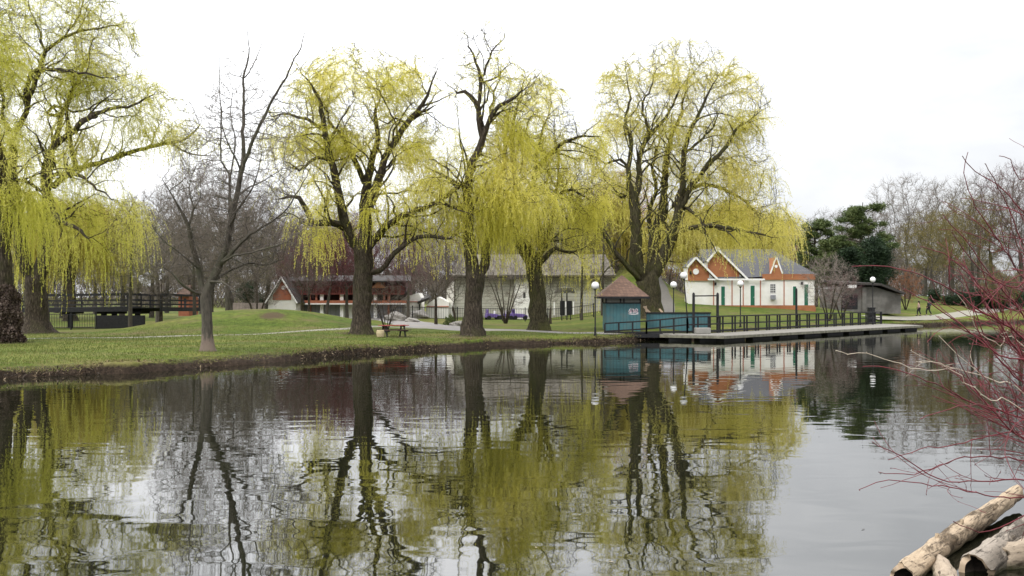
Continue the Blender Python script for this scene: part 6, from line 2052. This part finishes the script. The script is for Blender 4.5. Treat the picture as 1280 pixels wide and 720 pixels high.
# ---------------------------------------------------------------- people
def skin_body(name, joints, edges, mat, parent, sub=2):
    me = bpy.data.meshes.new(name)
    me.from_pydata([j[:3] for j in joints], edges, [])
    o = link(name, me, parent)
    md = o.modifiers.new('skin', 'SKIN')
    for i, j in enumerate(joints):
        r = j[3]
        me.skin_vertices[0].data[i].radius = (r, r * (j[4] if len(j) > 4 else 1))
    me.skin_vertices[0].data[0].use_root = True
    md.use_smooth_shade = True
    s = o.modifiers.new('sub', 'SUBSURF'); s.levels = sub; s.render_levels = sub
    me.materials.append(mat)
    dg = bpy.context.evaluated_depsgraph_get()
    ev = o.evaluated_get(dg)
    me2 = bpy.data.meshes.new_from_object(ev)
    o.modifiers.clear()
    o.data = me2
    return o


def person(label, px, D, H, rz, top, stride, arm, hair_long):
    x = X(px, D)
    t = thing('person', label, 'person', (x, D, gz(x, D) + .03), rz)
    k = H / 1.75
    S = lambda L: [(a[0] * k, a[1] * k, a[2] * k) + tuple([a[3] * k] + list(a[4:])) for a in L]
    st = stride
    # y axis = walking direction
    J = S([(0, 0, .95, .145, .8), (0, 0, 1.15, .135, .8), (0, .01, 1.38, .155, .72), (0, .0, 1.49, .062), (0, .015, 1.6, .075), (0, .02, 1.68, .095, 1.1), (0, .015, 1.73, .06),
           (-.095, 0, .9, .095), (-.10, st * .45, .5, .068), (-.10, st * .5 - .05, .09, .042), (-.10, st * .5 + .1, .04, .04),
           (.095, 0, .9, .095), (.10, -st * .25, .5, .068), (.10, -st * .75, .12, .042), (.10, -st * .75 + .14, .05, .04),
           (-.19, 0, 1.42, .06), (-.25, -arm * .25, 1.13, .043), (-.24, arm * .15, .9, .031), (-.24, arm * .3, .81, .034),
           (.19, 0, 1.42, .06), (.25, arm * .25, 1.13, .043), (.24, arm * .6, .92, .031), (.24, arm * .75, .84, .034)])
    E = [(0, 1), (1, 2), (2, 3), (3, 4), (4, 5), (5, 6), (0, 7), (7, 8), (8, 9), (9, 10), (0, 11), (11, 12), (12, 13), (13, 14), (2, 15), (15, 16), (16, 17), (17, 18), (2, 19), (19, 20), (20, 21), (21, 22)]
    skin_body('body', J, E, M['skin'], t)
    g = 1.22
    TJ = [(j[0], j[1], j[2], j[3] * 1.28) + tuple(j[4:]) for j in (J[0], J[7], J[8], J[9], J[11], J[12], J[13])]
    skin_body('trousers', TJ, [(0, 1), (1, 2), (2, 3), (0, 4), (4, 5), (5, 6)], M['trouser'], t)
    TJ = [(j[0], j[1], j[2], j[3] * 1.22) + tuple(j[4:]) for j in (J[1], J[0], J[2], J[15], J[16], J[17], J[19], J[20], J[21])]
    skin_body('jacket', TJ, [(0, 1), (0, 2), (2, 3), (3, 4), (4, 5), (2, 6), (6, 7), (7, 8)], top, t)
    m = MB().sphere((0, -.012 * k, 1.70 * k), .112 * k, 16, 12, sy=1.05, sz=1.05)
    hm = m.build('hair', M['hair'], t, smooth=True)
    if hair_long:
        MB().sphere((0, -.06 * k, 1.56 * k), .1 * k, 12, 8, sy=.6, sz=1.5).build('hair', M['hair'], t, smooth=True)
    for s in (-1, 1):
        f = J[10] if s < 0 else J[14]
        MB().sphere((f[0], f[1] - .03, .05), .075, 10, 8, sx=.75, sy=1.8, sz=.7).build('shoe', M['black'], t, smooth=True)
    return t


pa = person('walker in dusty rose top and black trousers, left of the pair on the far path', 1148.5, 113.5, 1.66, .9, M['jacket_rose'], .30, .3, True)
pb = person('taller walker in black jacket and trousers, right of the pair on the far path', 1160.5, 115, 1.84, 1.0, M['jacket_dark'], .42, .4, False)
bp_ = MB().sphere((0, 0, 0), .2, 14, 10, sx=.85, sy=.55, sz=1.25).build('backpack', M['bag'], smooth=True)
v = Matrix.Rotation(1.0, 4, 'Z') @ Vector((0, -.22, 1.32))
bp_.location = (pb.location.x + v.x, pb.location.y + v.y, pb.location.z + v.z)
bp_.rotation_euler = (0, 0, 1.0)
tag(bp_, 'dark grey backpack on the back of the taller walker', 'backpack')


# ---------------------------------------------------------------- logs in the water
def log(name, label, a, b, r0, r1, mat, endmat, seed, hollow=True, bend=.0):
    """a along the length; local x axis runs from a to b"""
    rng = np.random.default_rng(seed)
    a = Vector(a); b = Vector(b)
    L = (b - a).length
    o_ = thing(name, label, 'log', a)
    o_.rotation_euler = (b - a).to_track_quat('X', 'Z').to_euler()
    m = 44; ns = 26
    ang = np.linspace(0, 2 * np.pi, ns, endpoint=False)
    ph = rng.uniform(0, 6, 8)
    V = []
    for i in range(m):
        u = i / (m - 1); x = u * L
        r = r0 + (r1 - r0) * u
        r = r * (1 + .05 * np.sin(u * 9 + ph[0])) * np.ones(ns)
        r *= 1 + .05 * np.sin(3 * ang + ph[1] + u * 3) + .035 * np.sin(7 * ang + ph[2] + u * 8) + rng.normal(0, .012, ns)
        jag = (0.09 * np.sin(2 * ang + ph[3]) + .05 * np.sin(5 * ang + ph[4]) + rng.normal(0, .025, ns)) * (1 if i == 0 else 0)
        r = r * (1 + .05 * np.sin(u * 37 + 3 * ang + ph[5]) + .035 * np.sin(u * 61 - 2 * ang))
        yc = bend * math.sin(u * math.pi); 
        V.append(np.stack([np.full(ns, x) + jag, yc + r * np.cos(ang), .02 * math.sin(u * 5) + r * np.sin(ang)], -1))
    V = np.concatenate(V)
    i = np.arange(m - 1)[:, None] * ns + np.arange(ns)[None]; j = np.arange(m - 1)[:, None] * ns + (np.arange(ns)[None] + 1) % ns
    F = np.stack([i, j, j + ns, i + ns], -1).reshape(-1, 4)
    np_mesh('bark', V, F, mat, o_, smooth=True)
    # near end: thick rim and a rotten recess; far end closed
    ringo = V[:ns]
    c = ringo.mean(0); c[0] = 0
    if hollow:
        rk = (.74 + .12 * np.sin(2 * ang + ph[5]) + .05 * np.sin(5 * ang + ph[6]))[:, None]
        rim = c + (ringo - c) * rk + [.02, 0, 0]; deep = c + (ringo - c) * rk * .7 + [.22, 0, 0]
        V1 = np.concatenate([ringo, rim]); k = np.arange(ns); k2 = (k + 1) % ns
        np_mesh('cut_rim', V1, np.stack([k2, k, k + ns, k2 + ns], -1), endmat, o_)
        V2 = np.concatenate([rim, deep, np.tile(c + [.25, 0, 0], (ns, 1))])
        np_mesh('hollow', V2, np.concatenate([np.stack([k2, k, k + ns, k2 + ns], -1), np.stack([k2 + ns, k + ns, k + 2 * ns, k2 + 2 * ns], -1)]), M['log_dark'], o_)
    else:
        mid = c + (ringo - c) * .5 + [-.015, 0, 0]
        V1 = np.concatenate([ringo, mid, np.tile(c + [-.02, 0, 0], (ns, 1))]); k = np.arange(ns); k2 = (k + 1) % ns
        np_mesh('sawn_end', V1, np.concatenate([np.stack([k2, k, k + ns, k2 + ns], -1), np.stack([k2 + ns, k + ns, k + 2 * ns, k2 + 2 * ns], -1)]), endmat, o_)
    ringe = V[-ns:]; c = ringe.mean(0)
    V1 = np.concatenate([ringe, np.tile(c, (ns, 1))])
    np_mesh('far_end', V1, np.stack([k, k2, k2 + ns, k + ns], -1), endmat, o_)
    # snapped branch stubs
    for q in range(3):
        u = rng.uniform(.2, .9); aa = rng.uniform(.4, 2.7)
        d = Vector((.3, math.cos(aa), math.sin(aa))).normalized()
        p = Vector((u * L, bend * math.sin(u * math.pi), 0)) + Vector((0, math.cos(aa), math.sin(aa))) * r0 * .8
        MB().tube([p, p + d * .05, p + d * .075], [.032, .026, .02], 9).build('branch_stub', mat, o_)
    return o_


log('floating_log', 'longest log, bark partly peeled, slanting from the bottom edge up under the red bush', (4.15, 10.55, .03), (7.25, 14.3, .22), .14, .105, M['log'], M['log_cut'], 1)
log('hollow_log', 'thick grey log with a dark hollow end facing the camera, right of the longest log', (5.0, 10.75, .06), (7.3, 13.1, .30), .17, .155, M['log_grey'], M['log_cut'], 2)
log('sawn_log', 'pale sawn log lying across behind the bank at the bottom right corner', (5.42, 11.15, .06), (7.6, 11.35, .22), .17, .19, M['log_pale'], M['log_cut'], 3, hollow=False)
log('pale_log_end', 'smooth pale log end poking up at the bottom edge between the two long logs', (4.76, 11.05, .02), (4.2, 9.2, -.05), .11, .13, M['log_pale'], M['log_cut'], 4, hollow=False)


# ---------------------------------------------------------------- red dogwood bush
def dogwood():
    rng = np.random.default_rng(31)
    root = np.array([6.9, 9.9, .35])
    t = thing('dogwood_bush', 'large leafless red stemmed dogwood bush leaning over the water at right', 'bush', tuple(root))
    SA = []; SB = []; RA = []; RB = []
    dead = ([], [], [], [])
    ends = []

    def add(Q, r0, r1, store=None):
        n = len(Q); r = np.linspace(r0, r1, n)
        (SA if store is None else store[0]).append(Q[:-1]); (SB if store is None else store[1]).append(Q[1:])
        (RA if store is None else store[2]).append(r[:-1]); (RB if store is None else store[3]).append(r[1:])

    def emit(nm, st, mark, mat):
        c = [np.concatenate(q[mark:]) for q in st]
        # buds: a small swelling at some joints, and rougher joints
        V, F = seg_tubes(c[0], c[1], c[2], c[3], 6)
        k = np.where((rng.uniform(0, 1, len(c[0])) < .3) & (c[2] < .007))[0]
        if len(k):
            d = c[1][k] - c[0][k]; d /= np.linalg.norm(d, axis=1)[:, None] + 1e-9
            o2 = d * .8 + rng.normal(0, .5, d.shape); o2 /= np.linalg.norm(o2, axis=1)[:, None]
            V2, F2 = seg_tubes(c[1][k], c[1][k] + o2 * .016, c[2][k] * .5 + .0028, c[2][k] * .2 + .001, 6)
            F = np.concatenate([F, F2 + len(V)]); V = np.concatenate([V, V2])
        return np_mesh(nm, V, F, mat, t, origin=tuple(root), smooth=True)

    def side(Q, r, lvl, n, Lm, store=None):
        if lvl == 0: return
        for k in range(n):
            i = rng.integers(max(1, int(len(Q) * .18)), max(3, int(len(Q) * .86)))
            tdir = Q[i + 1] - Q[i - 1]; tdir /= np.linalg.norm(tdir)
            d = tdir + rng.normal(0, .42, 3); d /= np.linalg.norm(d)
            L = Lm * rng.uniform(.35, 1.2)
            m = 7; p = Q[i].copy(); W = [p.copy()]
            bend = rng.normal(0, .09, 3) + [0, 0, rng.uniform(-.02, .10)]
            for _ in range(m):
                d = d + bend + rng.normal(0, .07, 3); d /= np.linalg.norm(d)
                p = p + d * L / m; W.append(p.copy())
            W = np.array(W)
            rr = r * (1 - i / len(Q) * .6) * .6
            add(W, rr, .0022, store)
            side(W, rr, lvl - 1, 2, Lm * .5, store)

    # stems seen in the photograph, each with its own distance
    S = [
        ([(1290, 432), (1255, 405), (1225, 388), (1190, 363), (1150, 343), (1110, 333), (1065, 333)], 9.2, .017),
        ([(1300, 300), (1270, 255), (1240, 227), (1218, 214), (1203, 195)], 9.6, .014),
        ([(1300, 420), (1262, 372), (1235, 340), (1205, 298), (1178, 268)], 10.4, .016),
        ([(1300, 375), (1268, 330), (1238, 285), (1215, 250), (1205, 215), (1210, 190)], 10.8, .013),
        ([(1300, 460), (1262, 448), (1225, 425), (1190, 398), (1160, 378), (1128, 360)], 8.8, .014),
        ([(1300, 470), (1262, 425), (1238, 372), (1226, 330)], 9.9, .016),
        ([(1300, 530), (1262, 518), (1225, 506), (1185, 510), (1150, 524)], 9.0, .013),
        ([(1300, 512), (1260, 515), (1215, 503), (1170, 480), (1125, 463), (1080, 458)], 9.6, .012),
        ([(1300, 605), (1255, 600), (1200, 603), (1160, 592), (1125, 570), (1090, 552)], 8.9, .010),
        ([(1300, 580), (1250, 572), (1205, 572), (1165, 585), (1130, 593), (1098, 590)], 9.8, .010),
        ([(1300, 640), (1262, 655), (1225, 665), (1192, 652)], 9.0, .010),
        ([(1300, 625), (1255, 622), (1210, 614), (1165, 606), (1110, 600), (1074, 612)], 9.3, .008),
        ([(1300, 560), (1262, 535), (1230, 500), (1205, 462), (1190, 430)], 9.4, .012),
        ([(1300, 240), (1275, 225), (1262, 200), (1250, 195)], 10.2, .011),
        ([(1300, 330), (1275, 300), (1262, 262), (1248, 235), (1232, 205)], 9.3, .012),
        ([(1300, 490), (1268, 470), (1240, 435), (1222, 400), (1212, 365), (1198, 335)], 10.6, .012),
        ([(1300, 398), (1270, 388), (1240, 372), (1208, 340), (1180, 318), (1150, 308)], 10.0, .012),
        ([(1300, 545), (1270, 540), (1235, 545), (1195, 556), (1150, 562), (1110, 575)], 10.3, .009),
        ([(1300, 352), (1272, 360), (1245, 352), (1215, 325), (1190, 290)], 8.7, .012),
    ]
    for pl, D, r in S:
        pts = [tuple(root + rng.normal(0, .12, 3) * [1, 1, .3])]
        q0 = np.array(P(pl[0][0], pl[0][1], D))
        pts.append(tuple((root * .45 + q0 * .55) + [.12, 0, .12]))
        n = len(pl)
        for k, (a, b) in enumerate(pl):
            pts.append(P(a, b, D - .5 * k / n))
        Q, _ = catmull(pts, [1] * len(pts), .09)
        Q[1:-1] += rng.normal(0, .006, (len(Q) - 2, 3))
        mark = len(SA)
        add(Q, r * 1.3, .0035)
        side(Q, r * 1.15, 2, 15 if pl[-1][1] < 500 else 7, .8)
        emit('stem', (SA, SB, RA, RB), mark, M['red_bark'])
    # the rest of the bush: stems fanning up and over the water
    for k in range(44):
        az = rng.normal(math.pi * .93, .75); el = rng.uniform(.6, 1.35)
        d = np.array([math.cos(az) * math.cos(el), math.sin(az) * math.cos(el) * .9, math.sin(el)])
        p = root + rng.normal(0, .22, 3) * [1, 1, .25]
        L = rng.uniform(1.9, 3.7) * (.75 + .3 * math.sin(el)); m = 30
        W = [p.copy()]
        for j in range(m):
            d = d + np.array([0, 0, -.016 + rng.normal(0, .02)]) + rng.normal(0, .03, 3); d /= np.linalg.norm(d)
            p = p + d * L / m; W.append(p.copy())
        W = np.array(W)
        if W[:, 2].min() < .1: W[:, 2] = np.maximum(W[:, 2], .12)
        r = rng.uniform(.008, .015)
        mark = len(SA)
        add(W, r, .003); side(W, r, 2, 7, .8)
        emit('stem', (SA, SB, RA, RB), mark, M['red_bark'])
    cat_ = lambda q: np.concatenate(q)
    for pl, D, r in (
        ([(1290, 500), (1250, 478), (1200, 462), (1150, 462), (1095, 445), (1045, 438)], 9.6, .009),
        ([(1290, 440), (1250, 432), (1225, 415), (1205, 380), (1192, 362)], 10.0, .009),
        ([(1290, 520), (1240, 500), (1200, 470), (1176, 455), (1145, 452)], 8.6, .008),
    ):
        pts = [tuple(root + rng.normal(0, .12, 3) * [1, 1, .3])] + [P(a, b, D - .4 * k / len(pl)) for k, (a, b) in enumerate(pl)]
        Q, _ = catmull(pts, [1] * len(pts), .08)
        Q[1:-1] += rng.normal(0, .009, (len(Q) - 2, 3))
        mark = len(dead[0])
        add(Q, r * 1.05, .003, dead); side(Q, r, 2, 5, .55, dead)
        tag(emit('stem', dead, mark, M['dead_bark']), 'pale dead stem without red bark')
    return t


dogwood()

# ---------------------------------------------------------------- world, sun, camera
SUN_EL, SUN_AZ = math.radians(52), math.radians(215)    # azimuth clockwise from +Y (view direction)
w = bpy.data.worlds.new('World'); SC.world = w; w.use_nodes = True
nt = w.node_tree
bg = nt.nodes['Background']
sky = N(nt, 'ShaderNodeTexSky', sky_type='NISHITA', sun_disc=False)
sky.sun_elevation = SUN_EL; sky.sun_rotation = SUN_AZ
tc = N(nt, 'ShaderNodeTexCoord')
sp = N(nt, 'ShaderNodeSeparateXYZ'); nt.links.new(tc.outputs['Generated'], sp.inputs[0])
# overcast layer: dim at the horizon, bright overhead (CIE overcast sky)
el = ramp(nt, [(0.0, (8.3, 8.4, 8.65)), (0.08, (8.9, 9.0, 9.2)), (0.20, (11.6, 11.7, 11.9)), (0.5, (20, 20, 20.4)), (1.0, (25, 25, 25.6))])
nt.links.new(sp.outputs[2], el.inputs[0])
mp = N(nt, 'ShaderNodeMapping'); mp.inputs['Scale'].default_value = (1.0, 1.0, 3.2)
nt.links.new(tc.outputs['Generated'], mp.inputs[0])
cn = N(nt, 'ShaderNodeTexNoise', Scale=2.0, Detail=6.0, Roughness=0.55, Distortion=0.4)
nt.links.new(mp.outputs[0], cn.inputs['Vector'])
cr = ramp(nt, [(0.34, (0.74, 0.755, 0.78)), (0.62, (1.10, 1.10, 1.10))])
nt.links.new(cn.outputs['Fac'], cr.inputs[0])
# the cloud is thinner, so brighter, to the left of the view
lr = N(nt, 'ShaderNodeMapRange'); lr.inputs['From Min'].default_value = -0.15; lr.inputs['From Max'].default_value = 0.36; lr.inputs['To Min'].default_value = 1.28; lr.inputs['To Max'].default_value = 0.82
nt.links.new(sp.outputs[0], lr.inputs['Value'])
m1 = N(nt, 'ShaderNodeMix', data_type='RGBA', blend_type='MULTIPLY'); m1.inputs['Factor'].default_value = 1
nt.links.new(el.outputs[0], m1.inputs[6]); nt.links.new(cr.outputs[0], m1.inputs[7])
vm = N(nt, 'ShaderNodeVectorMath', operation='SCALE'); nt.links.new(m1.outputs[2], vm.inputs[0]); nt.links.new(lr.outputs[0], vm.inputs['Scale'])
mx = N(nt, 'ShaderNodeMix', data_type='RGBA'); mx.inputs['Factor'].default_value = 0.94
nt.links.new(sky.outputs[0], mx.inputs[6]); nt.links.new(vm.outputs[0], mx.inputs[7])
nt.links.new(mx.outputs[2], bg.inputs['Color'])
bg.inputs['Strength'].default_value = 0.1

sd = bpy.data.lights.new('sun', 'SUN'); sd.energy = 1.1; sd.angle = math.radians(14); sd.color = (1.0, 0.965, 0.91)
so = bpy.data.objects.new('sun', sd); COL.objects.link(so)
dirv = Vector((math.sin(SUN_AZ) * math.cos(SUN_EL), math.cos(SUN_AZ) * math.cos(SUN_EL), math.sin(SUN_EL)))
so.rotation_euler = dirv.to_track_quat('Z', 'Y').to_euler()
so.location = (0, 0, 40)

cd = bpy.data.cameras.new('camera'); cam = bpy.data.objects.new('camera', cd); COL.objects.link(cam)
cam.location = (0, 0, CH); cam.rotation_euler = (math.radians(90), 0, 0)
cd.sensor_width = 36; cd.lens = FPX * 36 / 1280
cd.shift_y = (HY - 360) / 1280
cd.clip_start = 0.1; cd.clip_end = 3000
SC.camera = cam
SC.view_settings.view_transform = 'Standard'; SC.view_settings.look = 'None'
SC.view_settings.exposure = 0.28; SC.view_settings.gamma = 1.0; SC.view_settings.use_curve_mapping = False
SC.cycles.max_bounces = 6; SC.cycles.diffuse_bounces = 3; SC.cycles.glossy_bounces = 3; SC.cycles.transmission_bounces = 4
SC.cycles.caustics_reflective = False; SC.cycles.caustics_refractive = False
